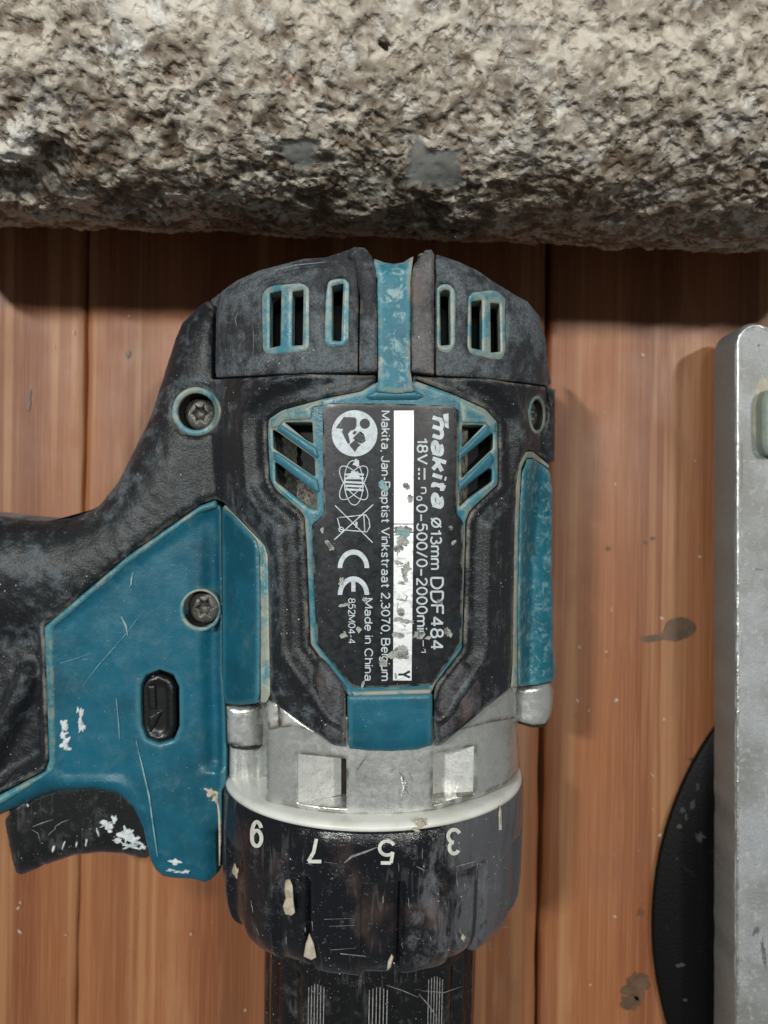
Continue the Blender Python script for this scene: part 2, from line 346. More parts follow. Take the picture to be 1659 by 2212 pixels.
def part(name, poly, mat, parent, surf=S, off=0., holes=(), bev=.05, bw=.07, depth=.45, step=5, fr=4, g=.14, rnd=None, relief=None, hole_fr=None, wob=0, ed_scale=1, skirt_to=None, **props):
    """A moulded panel: an outline lying on a curved body surface, its edges rounded over, its walls going down into the body."""
    def prep(p, f):
        q = resample(fillet(p, f), step)
        if wob: q = q+np.stack([np.convolve(np.r_[x, x, x], np.ones(3)/3, 'same')[len(q):2*len(q)] for x in rng.normal(0, wob, (2, len(q)))], 1)
        return q
    loops = [prep(poly, fr)]+[prep(h, fr if hole_fr is None else hole_fr) for h in holes]
    if rnd: rl_px, RW, RH = rnd[0], rnd[1], rnd[2]
    def mapto(P):
        W = px2w(P, lambda X, Y: surf(X, Y)+off-bev)
        if rnd:
            near = dist(P, np.array(rl_px, float), False) < 4
            W2 = px2w(P, lambda X, Y: surf(X, Y)+off-bev-RH); W[near] = W2[near]
        return W[:, :2]
    L = [mapto(P) for P in loops]
    rl = None
    if rnd:
        q = np.array(rl_px, float); q = np.concatenate([np.linspace(q[i], q[i+1], 12) for i in range(len(q)-1)])
        rl = px2w(q, lambda X, Y: surf(X, Y)+off-bev-RH)[:, :2]
    lo, hi = L[0].min(0), L[0].max(0)
    gx, gy = np.arange(lo[0], hi[0], g), np.arange(lo[1], hi[1], g)
    G = np.stack(np.meshgrid(gx, gy), -1).reshape(-1, 2)
    if len(G): G = G + (np.floor((G[:, 1:2]-lo[1])/g+.5) % 2)*np.array([[g/2, 0]])
    allp = [G]
    for k, lp in enumerate(L):
        st = lp
        for f in (.3, 1.0): allp.append(grow(st, (-1 if k == 0 else 1)*bw*f))
    C = np.concatenate(allp); m = pip(C, L[0])
    for h in L[1:]: m &= ~pip(C, h)
    C = C[m]
    def dall(Q): return np.min([dist(Q, lp) for lp in L], 0)
    dc = dall(C); ring = np.arange(len(C)) >= 0
    C = C[dc > bw*.22]
    B = np.concatenate(L); V2 = np.concatenate([B, C]); edges = []; s = 0
    for lp in L:
        n = len(lp); edges += [(s+i, s+(i+1) % n) for i in range(n)]; s += n
    r = delaunay_2d_cdt([Vector(v) for v in V2], edges, [], 0, 1e-6)
    V = np.array([tuple(v) for v in r[0]]); T = np.array([t for t in r[2] if len(t) == 3])
    cen = V[T].mean(1); k = pip(cen, L[0])
    for h in L[1:]: k &= ~pip(cen, h)
    T = T[k]; a = V[T]; cr = (a[:, 1, 0]-a[:, 0, 0])*(a[:, 2, 1]-a[:, 0, 1])-(a[:, 1, 1]-a[:, 0, 1])*(a[:, 2, 0]-a[:, 0, 0])
    T[cr < 0] = T[cr < 0][:, ::-1]
    d = dall(V); z = surf(V[:, 0], V[:, 1])+off-bev*prof(d, bw)
    if relief: z = z+relief(V[:, 0], V[:, 1], d)
    if rnd: z = z-RH*prof(dist(V, rl, False), RW)
    nv = len(V); W = np.c_[V, z]
    cnt = {}
    for t in T:
        for i in range(3):
            e = (int(t[i]), int(t[(i+1) % 3])); cnt[tuple(sorted(e))] = None if tuple(sorted(e)) in cnt else e
    be = [e for e in cnt.values() if e]; bv = sorted({i for e in be for i in e}); mp = {v: nv+i for i, v in enumerate(bv)}
    low = W[bv].copy(); low[:, 2] = (low[:, 2]-depth) if skirt_to is None else np.minimum(low[:, 2]-.05, skirt_to)
    # walls get their own top vertices so that the edge stays crisp
    F = [tuple(t) for t in T]; off2 = nv+len(bv); tp = {v: off2+i for i, v in enumerate(bv)}
    for a_, b_ in be: F.append((tp[b_], tp[a_], mp[a_], mp[b_]))
    VV = np.concatenate([W, low, W[bv]]); ed = np.r_[d*ed_scale, np.zeros(2*len(bv))]
    return meshobj(name, VV, F, mat, parent, ed=ed, **props)
def strip(p, width):
    p = np.array(p, float); n = len(p); t = np.gradient(p, axis=0); t /= np.linalg.norm(t, axis=1)[:, None]+1e-9
    w = width*np.sin(np.linspace(.25, math.pi-.1, n))**.6; nn = np.stack([-t[:, 1], t[:, 0]], 1)*w[:, None]/2
    return np.concatenate([p+nn, (p-nn)[::-1]])
def flats(name, polys, *a, **k):
    for p in polys: flat(name, [p], *a, **k)
def flat(name, polys, mat, parent, surf, off, g=None, **props):
    """thin print or paint film: closed pixel outlines laid on the surface"""
    V, F = [], []
    for P in polys:
        P = resample(np.array(P, float), 6); W = px2w(P, lambda X, Y: surf(X, Y)+off); s = sum(len(v) for v in V)
        n = len(P); lo, hi = P.min(0), P.max(0); G = np.stack(np.meshgrid(np.arange(lo[0]+4, hi[0], 8), np.arange(lo[1]+4, hi[1], 8)), -1).reshape(-1, 2)
        if len(G): G = G[pip(G, P)]
        if len(G): G = G[dist(G, P) > 2]
        r = delaunay_2d_cdt([Vector(p) for p in P]+[Vector(p) for p in G], [(i, (i+1) % n) for i in range(n)], [], 0, 1e-5)
        Q = np.array([tuple(v) for v in r[0]]); T = np.array(r[2])
        T = T[pip(Q[T].mean(1), P)]
        W = px2w(Q, lambda X, Y: surf(X, Y)+off); a = W[T]
        cr = (a[:, 1, 0]-a[:, 0, 0])*(a[:, 2, 1]-a[:, 0, 1])-(a[:, 1, 1]-a[:, 0, 1])*(a[:, 2, 0]-a[:, 0, 0]); T[cr < 0] = T[cr < 0][:, ::-1]
        V.append(W); F += [tuple(t+s) for t in T]
    return meshobj(name, np.concatenate(V), F, mat, parent, **props)
def blob(cx, cy, rx, ry, ang=0, seed=0, n=22, rough=.3):
    r = np.random.default_rng(seed+int(cx)+int(cy)); t = np.linspace(0, 2*math.pi, n, endpoint=False)
    n = max(n, 40); t = np.linspace(0, 2*math.pi, n, endpoint=False)
    k = 1+rough*sum(r.normal(0, .8)/f**.55*np.sin(f*t+r.uniform(0, 6.28)) for f in (2, 3, 4, 5, 7, 9, 12)); k = np.clip(k, .4, 1.9)
    x, y = rx*k*np.cos(t), ry*k*np.sin(t); c, s = math.cos(ang), math.sin(ang)
    return np.stack([cx+x*c-y*s, cy+x*s+y*c], 1)
def arc(cx, cy, r, a0, a1, n=24, ry=None):
    t = np.radians(np.linspace(a0, a1, n)); return np.stack([cx+r*np.cos(t), cy+(ry or r)*np.sin(t)], 1)
def circ(cx, cy, rx, ry=None, n=36): return arc(cx, cy, rx, 0, 360-360/n, n, ry or rx)
def band(p, w):
    p = np.array(p, float); t = np.gradient(p, axis=0); t /= np.linalg.norm(t, axis=1)[:, None]+1e-9
    nn = np.stack([-t[:, 1], t[:, 0]], 1)*w/2; return np.concatenate([p+nn, (p-nn)[::-1]])
def rotp(P, c, a): a = math.radians(a); P = np.array(P, float)-c; return np.stack([P[:, 0]*math.cos(a)-P[:, 1]*math.sin(a), P[:, 0]*math.sin(a)+P[:, 1]*math.cos(a)], 1)+c
def revolve(name, profile, mat, parent, n=128, mod=None, cap=False, **props):
    """ring of (Y, r) pairs turned about the tool's axis"""
    V, F = [], []
    th = np.linspace(0, 2*math.pi, n, endpoint=False)
    for Y, r in profile:
        rr = r+(mod(th, Y) if mod else 0)
        V.append(np.stack([xc(Y)+rr*np.sin(th), np.full(n, Y), zc(Y)+rr*np.cos(th)], 1))
    V = np.concatenate(V); m = len(profile)
    for i in range(m-1):
        for j in range(n): F.append((i*n+j, (i+1)*n+j, (i+1)*n+(j+1) % n, i*n+(j+1) % n))
    if cap: F.append(tuple(range(n))[::-1]); F.append(tuple((m-1)*n+j for j in range(n)))
    me = meshobj(name, V, F, mat, parent, **props); return me
def A(cx, cy, rx, ry, a0, a1):
    n = max(6, int(abs(a1-a0)/14)); t = np.radians(np.linspace(a0, a1, n)); return [(cx+rx*math.cos(k), cy+ry*math.sin(k)) for k in t]
_S = lambda h, w: [(w*x, h*y) for x, y in ((1, .78), (.86, .94), (.52, 1), (.18, .94), (.06, .76), (.2, .60), (.74, .44), (.96, .26), (.86, .06), (.5, 0), (.14, .06), (0, .24))]
GL = {'M': (.74, [[(0, 0), (0, 1)], [(0, 1), (.37, .08)], [(.37, .08), (.74, 1)], [(.74, 1), (.74, 0)]]),
 'a': (.46, [[(.44, .0), (.44, .5)], A(.24, .5, .20, .20, 0, 155), A(.22, .2, .21, .19, 0, 360)]),
 'k': (.42, [[(0, 0), (0, 1)], [(0, .26), (.38, .70)], [(.14, .42), (.42, 0)]]),
 'i': (.0, [[(0, 0), (0, .70)], [(0, .90), (0, 1.02)]]), 'l': (0, [[(0, 0), (0, 1)]]),
 't': (.30, [[(.13, .95), (.13, .16)]+A(.25, .14, .12, .12, 180, 280), [(0, .70), (.30, .70)]]),
 ',': (.04, [[(.04, .06), (.04, -.06), (0, -.16)]]), '.': (.02, [[(0, 0), (0, .08)]]),
 'J': (.42, [[(.42, 1), (.42, .25)]+A(.21, .25, .21, .25, 0, -175)]),
 'n': (.40, [[(0, 0), (0, .70)], A(.2, .46, .2, .24, 175, 0)+[(.4, 0)]]),
 'h': (.40, [[(0, 0), (0, 1)], A(.2, .46, .2, .24, 175, 0)+[(.4, 0)]]),
 'm': (.70, [[(0, 0), (0, .70)], A(.175, .50, .175, .20, 175, 0)+[(.35, 0)], A(.525, .50, .175, .20, 175, 0)+[(.70, 0)]]),
 'u': (.40, [[(.40, 0), (.40, .70)], [(0, .70)]+A(.2, .24, .2, .24, 180, 360)]),
 '-': (.26, [[(0, .36), (.26, .36)]]), '\u2013': (.46, [[(0, .42), (.46, .42)]]), '/': (.34, [[(0, -.04), (.34, 1.04)]]),
 'B': (.58, [[(0, 0), (0, 1)], [(0, 1), (.32, 1)]+A(.32, .76, .2, .24, 90, -90)+[(0, .52)], [(.32, .52)]+A(.36, .26, .22, .26, 90, -90)+[(0, 0)]]),
 'D': (.62, [[(0, 0), (0, 1)], [(0, 1), (.26, 1)]+A(.26, .5, .36, .5, 90, -90)+[(0, 0)]]),
 'F': (.50, [[(0, 0), (0, 1)], [(0, 1), (.50, 1)], [(0, .53), (.44, .53)]]), 'C': (.64, [A(.33, .5, .33, .5, 38, 322)]),
 'V': (.64, [[(0, 1), (.32, 0)], [(.32, 0), (.64, 1)]]), 'Y': (.62, [[(0, 1), (.31, .45)], [(.62, 1), (.31, .45)], [(.31, .45), (.31, 0)]]),
 'p': (.45, [[(0, -.26), (0, .70)], A(.23, .35, .22, .34, 0, 360)]), 'd': (.45, [[(.45, 0), (.45, 1)], A(.22, .35, .22, .34, 0, 360)]),
 'g': (.45, [[(.45, .70), (.45, -.04)]+A(.23, -.05, .22, .20, 0, -155), A(.22, .35, .22, .34, 0, 360)]),
 'o': (.46, [A(.23, .35, .23, .35, 0, 360)]), 'e': (.45, [[(0, .36), (.45, .36)], A(.225, .35, .225, .35, 0, 315)]),
 'r': (.26, [[(0, 0), (0, .70)], A(.24, .42, .24, .26, 175, 85)]), 's': (.38, [_S(.70, .38)]),
 '0': (.48, [A(.24, .5, .24, .5, 0, 360)]), '\u00d8': (.66, [A(.33, .5, .30, .42, 0, 360), [(.02, .0), (.64, 1)]]),
 '1': (.30, [[(.26, 0), (.26, 1)], [(.26, 1), (.20, .84), (.02, .78)]]),
 '2': (.48, [A(.24, .73, .23, .27, 165, -35)+[(.02, .02)], [(0, 0), (.48, 0)]]),
 '3': (.48, [A(.23, .76, .20, .24, 155, -85), A(.23, .27, .25, .27, 88, -155)]),
 '4': (.52, [[(.38, 0), (.38, 1)], [(.38, 1), (0, .28)], [(0, .28), (.52, .28)]]),
 '5': (.48, [[(.44, 1), (.10, 1)], [(.10, 1), (.04, .50)], A(.23, .32, .25, .32, 140, -155)]),
 '7': (.48, [[(0, 1), (.48, 1)], [(.48, 1), (.28, .58), (.18, 0)]]),
 '8': (.48, [A(.24, .76, .20, .24, 0, 360), A(.24, .27, .24, .27, 0, 360)]),
 '9': (.48, [A(.24, .68, .24, .32, 0, 360), A(.23, .5, .25, .5, 22, -150)])}
def lettering(name, text, u0, u1, v0, v1, parent, mat='print', surf=None, off=.02, rot=90, wt=.13, shear=0., gap=.035, **props):
    """drawn letters; rot 90: text runs down the picture, tops of the letters to the right; u along the run, v from foot to cap"""
    surf = surf or S; lines = []; x = 0
    for c in text:
        if c == ' ': x += .30; continue
        wd, st = GL[c]; lines += [np.array(p, float)+[x, 0] for p in st]; x += wd+wt+gap
    tot = x-wt-gap; sv = v1-v0; su = u1-u0; wp = wt*abs(sv); hw = wp/2/abs(su)*tot if tot > 0 else 0
    polys = []
    for p in lines:
        q = np.stack([p[:, 0]+shear*p[:, 1]*(abs(sv)/abs(su))*max(tot, .01), p[:, 1]], 1)
        uu = (u0+np.sign(su)*wp/2)+(q[:, 0]/(max(tot, .01)))*(su-np.sign(su)*wp)*(1 if tot > 0 else 0)
        vv = v0+np.sign(sv)*wp/2+q[:, 1]*(sv-np.sign(sv)*wp)
        P = np.stack([vv, uu], 1) if rot == 90 else np.stack([uu, vv], 1)
        if len(P) == 2: P = np.array([P[0], P[0]*.5+P[1]*.5, P[1]])
        polys.append(band(P, wp*.96))
    return flatunion(name, polys, mat, parent, surf, off, **props)
def flatunion(name, polys, mat, parent, surf, off, **props):
    V2, E, s0 = [], [], 0; quads = []
    for P in polys:
        n = len(P); V2 += [Vector(p) for p in P]; E += [(s0+i, s0+(i+1) % n) for i in range(n)]
        E += [(s0+i, s0+n-1-i) for i in range(n//2)]; s0 += n
        for i in range(n//2-1): quads.append(P[[i, i+1, n-2-i, n-1-i]])
    r = delaunay_2d_cdt(V2, E, [], 0, 1e-4); Q = np.array([tuple(v) for v in r[0]]); T = np.array(r[2]); c = Q[T].mean(1)
    k = np.zeros(len(T), bool)
    for q in quads: k |= pip(c, q)
    T = T[k]; W = px2w(Q, lambda X, Y: surf(X, Y)+off); a = W[T]
    cr = (a[:, 1, 0]-a[:, 0, 0])*(a[:, 2, 1]-a[:, 0, 1])-(a[:, 1, 1]-a[:, 0, 1])*(a[:, 2, 0]-a[:, 0, 0]); T[cr < 0] = T[cr < 0][:, ::-1]
    return meshobj(name, W, T.tolist(), mat, parent, smooth=False, **props)
def boxmesh(x0, x1, y0, y1, z0, z1, bev=.05):
    bm = bmesh.new(); bmesh.ops.create_cube(bm, size=1)
    for v in bm.verts: v.co = Vector(((x0+x1)/2+v.co.x*(x1-x0), (y0+y1)/2+v.co.y*(y1-y0), (z0+z1)/2+v.co.z*(z1-z0)))
    if bev: bmesh.ops.bevel(bm, geom=bm.edges[:], offset=bev, segments=2, affect='EDGES')
    V = np.array([v.co[:] for v in bm.verts]); F = [tuple(v.index for v in f.verts) for f in bm.faces]; bm.free(); return V, F

# ================================================================ SETTING: plank bench
bench = bpy.data.objects.new('wooden_floor', None); COL.objects.link(bench); bench['kind'] = 'structure'
bench['label'] = 'orange brown wooden planks laid side by side, dirty and worn'
def plank(x0, x1, tone, seed):
    # crowned board with eased edges, a little uneven along its length
    xs = np.r_[x0, x0+.03, x0+.10, np.linspace(x0+.3, x1-.3, 14), x1-.10, x1-.03, x1]; ys = np.linspace(-30, 30, 121)
    r = np.random.default_rng(seed); V, F = [], []
    dz = np.array([-.9, -.10, -.02]+[0]*14+[-.02, -.10, -.9])
    ph = r.uniform(0, 6, 4)
    for y in ys:
        jx = .018*math.sin(y*.9+ph[0])+.012*math.sin(y*2.3+ph[1])
        for x, d in zip(xs, dz):
            V.append((x+jx*(1 if x < x0+.2 or x > x1-.2 else 0), y, d+.02*math.sin(x*.8+ph[2])+.012*math.sin(y*.31+ph[3])))
    n = len(xs)
    for j in range(len(ys)-1):
        for i in range(n-1): F.append((j*n+i, j*n+i+1, (j+1)*n+i+1, (j+1)*n+i))
    o = meshobj('plank', V, F, 'wood', bench); o.rotation_euler = (0, 0, math.radians(-.87)); return o
for k, (a, b) in enumerate([(-38.4, -23.98), (-23.9, -9.455), (-9.435, 5.02), (5.10, 19.5), (19.58, 34.0)]): plank(a, b, 0, k+3)
under = meshobj('under_bench', [(-45, -32, -1.0), (45, -32, -1.0), (45, 32, -1.0), (-45, 32, -1.0)], [(0, 1, 2, 3)], 'dark', bench)
# dark paint drips, old stains and plaster flecks on the boards
def floor_surf(X, Y): return X*0.0
def fl(polys, mat, name='dried_drip'):
    W = []
    return flat(name, polys, mat, bench, lambda X, Y: X*0+.004, .03)
M['drip'] = simple('dark_dried_drip', (.075, .042, .024), .5, 0, 3, .01, (.12, .065, .035))
M['fleck'] = simple('pale_fleck', (.42, .33, .27), .7, 0, 6, .02, (.32, .22, .17))
def floorflat(name, polys, mat): return flats(name, polys, mat, bench, lambda X, Y: np.full_like(X, .045), 0)
def _px2w_floor(P): z = .045; P = np.asarray(P, float); return np.stack([(P[:, 0]-CX)/FP*(HZ-z), (CY-P[:, 1])/FP*(HZ-z), np.full(len(P), z)], 1)
_old = px2w
def px2w(P, f):
    t = f(np.array([0.]), np.array([0.]))
    if abs(float(t[0])-.045) < 1e-9: return _px2w_floor(P)
    return _old(P, f)
floorflat('dried_drip', [np.concatenate([arc(1470, 1356, 34, -150, 60, 14, 23), [(1460, 1386), (1435, 1382), (1400, 1388), (1383, 1384), (1386, 1374), (1410, 1372), (1432, 1368)]])], 'drip')
floorflat('dried_drip', [blob(1376, 2130, 24, 30, .5, 3), blob(1362, 2166, 20, 18, .2, 5)], 'drip')
floorflat('dried_drip', [blob(1385, 1972, 6, 7, 0, 1), blob(276, 764, 6, 8, 0, 3), blob(1410, 1163, 5, 4, 0, 2), blob(1314, 1185, 6, 5, 0, 4), blob(62, 864, 4, 24, .05, 3), blob(1395, 1172, 4, 4, 0, 6)], 'drip')
fp = []
for i in range(26):
    x, y = (random.uniform(1215, 1530), random.uniform(680, 2150)) if i % 3 else (random.uniform(10, 470), random.choice([random.uniform(660, 1040), random.uniform(1900, 2200)]))
    fp.append(blob(x, y, random.uniform(1.5, 4.5), random.uniform(1.5, 4), random.uniform(0, 3), i))
floorflat('plaster_fleck', fp+[blob(1512, 1646, 7, 5, 0, 2), blob(590-60, 2262-80, 3, 3), blob(587*1.0-290, 1960, 1, 1)], 'fleck')

# ================================================================ CORDLESS DRILL
drill = thing('cordless_drill', 'scuffed teal and black cordless drill lying on its side on the planks', 'drill', (0, 0, 0))
# inner shell: closed lower half and hidden core
def halfshell(name, mat):
    V, F = [], []; ys = np.linspace(5.6, -4.6, 30); n = 40
    for Y in ys:
        a = 3.62 if Y > 3.2 else 3.42 if Y > -3.9 else 2.4; e = 1-.35*max(0, (Y-4.4)/1.2)
        for t in np.linspace(0, 2*math.pi, n, endpoint=False):
            s, c = math.sin(t), math.cos(t)
            rz = 2.75 if c > 0 else 3.75
            V.append((xc(Y)+a*e*abs(s)**.9*np.sign(s), Y, max(.06, zc(Y)+rz*e*abs(c)**.9*np.sign(c))))
    m = len(ys)
    for i in range(m-1):
        for j in range(n): F.append((i*n+j, (i+1)*n+j, (i+1)*n+(j+1) % n, i*n+(j+1) % n))
    F.append(tuple(range(n))[::-1]); F.append(tuple((m-1)*n+j for j in range(n)))
    return meshobj(name, V, F, mat, drill)
halfshell('inner_shell', 'dark')
# motor seen through the vents
mv, mf = [], []
def seg(x0, x1, y0, y1, zt, mat, name):
    n = 14; V, F = [], []
    for i in range(n+1):
        X = x0+(x1-x0)*i/n
        for j in range(n+1):
            Y = y0+(y1-y0)*j/n; z = float(Scap(np.array([X]), np.array([Y]))[0])-zt + .05*math.sin(i*3.1+j*1.7)+.06*math.sin(j*2.9+i)
            V.append((X, Y, z))
    for i in range(n):
        for j in range(n): F.append((i*(n+1)+j, (i+1)*(n+1)+j, (i+1)*(n+1)+j+1, i*(n+1)+j+1))
    return meshobj(name, V, F, mat, drill)
seg(-2.7, -1.95, .15, 1.75, .62, 'winding', 'motor_winding')
seg(-1.95, -1.40, -.1, .72, .55, 'winding_dust', 'motor_casing')
seg(1.45, 1.88, -.1, 1.9, .60, 'winding_dust', 'motor_casing')

# --- end cap
SIL_TL = [(350, 850), (385, 740), (400, 705), (430, 675), (457, 652)]
capL = [(458, 657), (520, 610), (565, 590), (610, 578), (660, 565), (706, 562), (745, 549), (765, 541), (775, 560), (773, 803), (640, 806), (458, 815)]
L1 = [(573, 625), (590, 617), (652, 611), (668, 620), (668, 752), (655, 760), (578, 766), (567, 755), (565, 640)]
L2 = [(708, 608), (722, 602), (745, 601), (755, 611), (753, 735), (745, 746), (710, 749), (700, 740), (703, 640)]
s1 = [(583, 633), (608, 628), (606, 747), (583, 752)]; s2 = [(632, 630), (656, 626), (654, 746), (631, 747)]
s3 = [(717, 618), (742, 612), (737, 737), (718, 736)]
part('end_cap', capL, 'rubber_grey', drill, Scap, off=.02, holes=[L1, L2], fr=5, hole_fr=10, bev=.06, bw=.09, depth=.55, label='grey rubber half of the end cap with vent slots, on the handle side',
     rnd=([(452, 657), (520, 610), (565, 590), (610, 578), (660, 565), (706, 562), (745, 549), (770, 541)], .9, .9))
v1 = part('vent_surround', grow(L1, 1.5), 'teal_dusty', drill, Scap, off=-.05, holes=[s1, s2], fr=9, hole_fr=2.5, bev=.04, bw=.06, depth=.5, g=.1)
v2 = part('vent_surround', grow(L2, 1.5), 'teal_dusty', drill, Scap, off=-.05, holes=[s3], fr=9, hole_fr=2.5, bev=.04, bw=.06, depth=.5, g=.1)
part('end_cap_rib', [(776, 803), (778, 640), (765, 560), (748, 549), (766, 539), (790, 541), (799, 550), (811, 575), (814, 620), (815, 802)], 'rubber_grey', drill, Scap, off=.16, bev=.12, bw=.16, depth=.7, fr=6,
     rnd=([(745, 549), (766, 539), (790, 541), (799, 550), (812, 568)], .6, .55))
part('end_cap_rib', [(890, 803), (888, 610), (893, 575), (906, 558), (916, 545), (932, 544), (938, 555), (938, 808)], 'rubber_brown', drill, Scap, off=.15, bev=.07, bw=.10, depth=.7, fr=4, wob=.5,
     rnd=([(893, 575), (906, 558), (916, 545), (932, 544), (940, 555)], .5, .5))
capR = [(941, 810), (940, 556), (990, 571), (1010, 585), (1030, 590), (1062, 612), (1110, 642), (1135, 655), (1162, 690), (1173, 745), (1180, 780), (1188, 833), (1144, 827), (1045, 816)]
R1 = [(943, 620), (955, 612), (972, 613), (985, 628), (984, 745), (972, 764), (950, 759), (942, 745)]
R2 = [(1011, 640), (1020, 630), (1070, 628), (1091, 645), (1093, 757), (1085, 777), (1065, 776), (1016, 764), (1009, 750)]
r1 = [(950, 632), (960, 625), (972, 628), (973, 745), (952, 747)]; r2 = [(1018, 651), (1041, 648), (1041, 757), (1018, 752)]; r3 = [(1059, 654), (1079, 656), (1081, 760), (1060, 762)]
part('end_cap', capR, 'rubber_grey', drill, Scap, off=.02, holes=[R1, R2], fr=6, hole_fr=10, bev=.06, bw=.09, depth=.55, label='dusty grey rubber half of the end cap, on the narrow side',
     rnd=([(935, 553), (990, 571), (1030, 590), (1062, 612), (1110, 642), (1135, 655), (1162, 690), (1173, 745), (1190, 835)], .75, .75))
part('vent_surround', grow(R1, 1.5), 'teal_dusty', drill, Scap, off=-.06, holes=[r1], fr=9, hole_fr=3, bev=.04, bw=.06, depth=.5, g=.1)
part('vent_surround', grow(R2, 1.5), 'teal_dusty', drill, Scap, off=-.06, holes=[r2, r3], fr=9, hole_fr=3, bev=.04, bw=.06, depth=.5, g=.1)
for a, b in ((s1, s2), (r2, r3)): pass
part('centre_band', [(815, 846), (817, 800), (815, 605), (808, 565), (830, 571), (850, 574), (870, 571), (892, 556), (888, 605), (887, 800), (893, 846), (855, 850)], 'teal_worn', drill, Scap, off=.05, bev=.05, bw=.08, depth=.8, fr=3, g=.1, wob=.6,
     rnd=([(800, 558), (830, 571), (850, 574), (870, 571), (897, 553)], .45, .5))
part('band_foot', [(786, 856), (812, 843), (897, 843), (920, 856), (900, 864), (800, 864)], 'teal', drill, Scap, off=-.02, bev=.10, bw=.14, depth=.5, fr=3)
capl = [o for o in drill.children if o.name.startswith('end_cap')][0]
flats('scuff', [strip([(546, 700), (548, 735), (546, 775)], 1.6), strip([(515, 672), (508, 690), (512, 708)], 2.5), strip([(700, 757), (704, 768)], 3), strip([(590, 560+24), (640, 572), (705, 566)], 2)], 'scratch_grey', capl, Scap, .035)
# torn rubber crumbs on the cap corners
part('torn_rubber', blob(785, 546, 13, 6, .1, 4), 'rubber', drill, Scap, off=-.22, bev=.06, bw=.06, depth=.3, g=.08)
part('torn_rubber', blob(922, 551, 15, 7, .1, 9), 'rubber', drill, Scap, off=-.15, bev=.06, bw=.06, depth=.3, g=.08)
part('torn_rubber', [(1180, 832), (1192, 838), (1201, 842), (1197, 862), (1190, 880), (1184, 860)], 'rubber', drill, S, off=.12, bev=.05, bw=.05, depth=.3, fr=2, g=.08)

# --- label frame, vents
inner = [(795, 833), (812, 826), (897, 823), (984, 854), (1049, 884), (1075, 912), (1076, 1045), (1024, 1094), (1014, 1105), (1006, 1124), (1001, 1300), (998, 1401), (940, 1477), (930, 1500), (756, 1503), (748, 1497), (725, 1465), (671, 1391), (662, 1182), (657, 1116), (650, 1104), (596, 1058), (583, 1033), (578, 937), (580, 905), (609, 886), (700, 861), (780, 845)]
h1 = [(614, 912), (675, 912), (677, 959), (662, 951)]
h2 = [(589, 928), (596, 930), (680, 990), (681, 1029), (675, 1027), (591, 969)]
h3 = [(594, 998), (601, 1001), (684, 1063), (685, 1102), (666, 1096), (595, 1040)]
h4 = [(998, 918), (1046, 918), (998, 968)]
h5 = [(1061, 936), (1065, 938), (1065, 969), (997, 1034), (996, 988)]
h6 = [(1054, 1011), (1063, 1014), (1063, 1040), (1010, 1079), (992, 1096), (992, 1060)]
frame = part('label_frame', inner, 'teal_dusty', drill, S, off=-.13, holes=[h1, h2, h3, h4, h5, h6], fr=6, hole_fr=4, bev=.04, bw=.07, depth=.7, g=.1, ed_scale=1.1)
# rims round the vents
part('vent_rim', [(585, 908), (612, 893), (697, 866), (697, 876), (675, 880), (672, 905), (615, 908), (600, 922), (588, 925)], 'teal_dusty', drill, S, off=-.07, bev=.05, bw=.06, depth=.2, fr=3, g=.1)
part('vent_rim', [(992, 866), (1048, 892), (1070, 914), (1071, 934), (1062, 930), (1050, 914), (998, 912)], 'teal_dusty', drill, S, off=-.07, bev=.05, bw=.06, depth=.2, fr=3, g=.1)
for q in ([(604, 918), (612, 920), (683, 966), (688, 985), (684, 990), (598, 928)], [(590, 975), (600, 978), (686, 1036), (690, 1062), (684, 1064), (594, 996)]):
    part('vent_bar', q, 'teal', drill, S, off=-.06, bev=.05, bw=.07, depth=.3, fr=2, g=.1)
for q in ([(1050, 920), (1064, 934), (998, 988), (992, 1004), (990, 978)], [(1060, 976), (1066, 992), (1058, 1010), (992, 1060), (990, 1044)]):
    part('vent_bar', q, 'teal', drill, S, off=-.06, bev=.05, bw=.07, depth=.3, fr=2, g=.1)
# --- front teal block
part('front_block', [(750, 1503), (762, 1500), (925, 1497), (934, 1499), (934, 1608), (900, 1618), (845, 1623), (795, 1622), (752, 1616)], 'teal', drill, S, off=-.03, bev=.07, bw=.10, depth=.7, fr=3, g=.12,
     rnd=([(752, 1616), (795, 1622), (845, 1623), (900, 1618), (934, 1608)], .35, .22))
part('block_lip', [(760, 1494), (932, 1489), (930, 1499), (764, 1504)], 'teal_dusty', drill, S, off=.01, bev=.05, bw=.06, depth=.3, fr=2)
# --- rubber overmould, handle side
screwA = circ(424, 889, 52, 52); 
ovL = SIL_TL+[(455, 655), (455, 820), (640, 812), (812, 808), (812, 824), (780, 843), (698, 859), (607, 884), (578, 904), (576, 936), (581, 1034), (594, 1060), (649, 1105), (655, 1116), (660, 1182), (668, 1393), (723, 1467), (746, 1499), (748, 1614), (720, 1610), (600, 1525), (584, 1500), (580, 1200), (572, 1176), (485, 1086), (465, 1077), (430, 1090), (275, 1200), (110, 1340), (92, 1352), (95, 1378), (104, 1640), (96, 1664), (0, 1714), (-90, 1752), (-90, 1100), (40, 1113), (110, 1120), (170, 1115), (225, 1090), (265, 1040), (290, 990), (330, 910)]
SILL = [(-90, 1100), (40, 1113), (110, 1120), (170, 1115), (225, 1090), (265, 1040), (290, 990), (330, 910), (350, 850), (385, 740), (400, 705), (430, 675), (460, 650)]
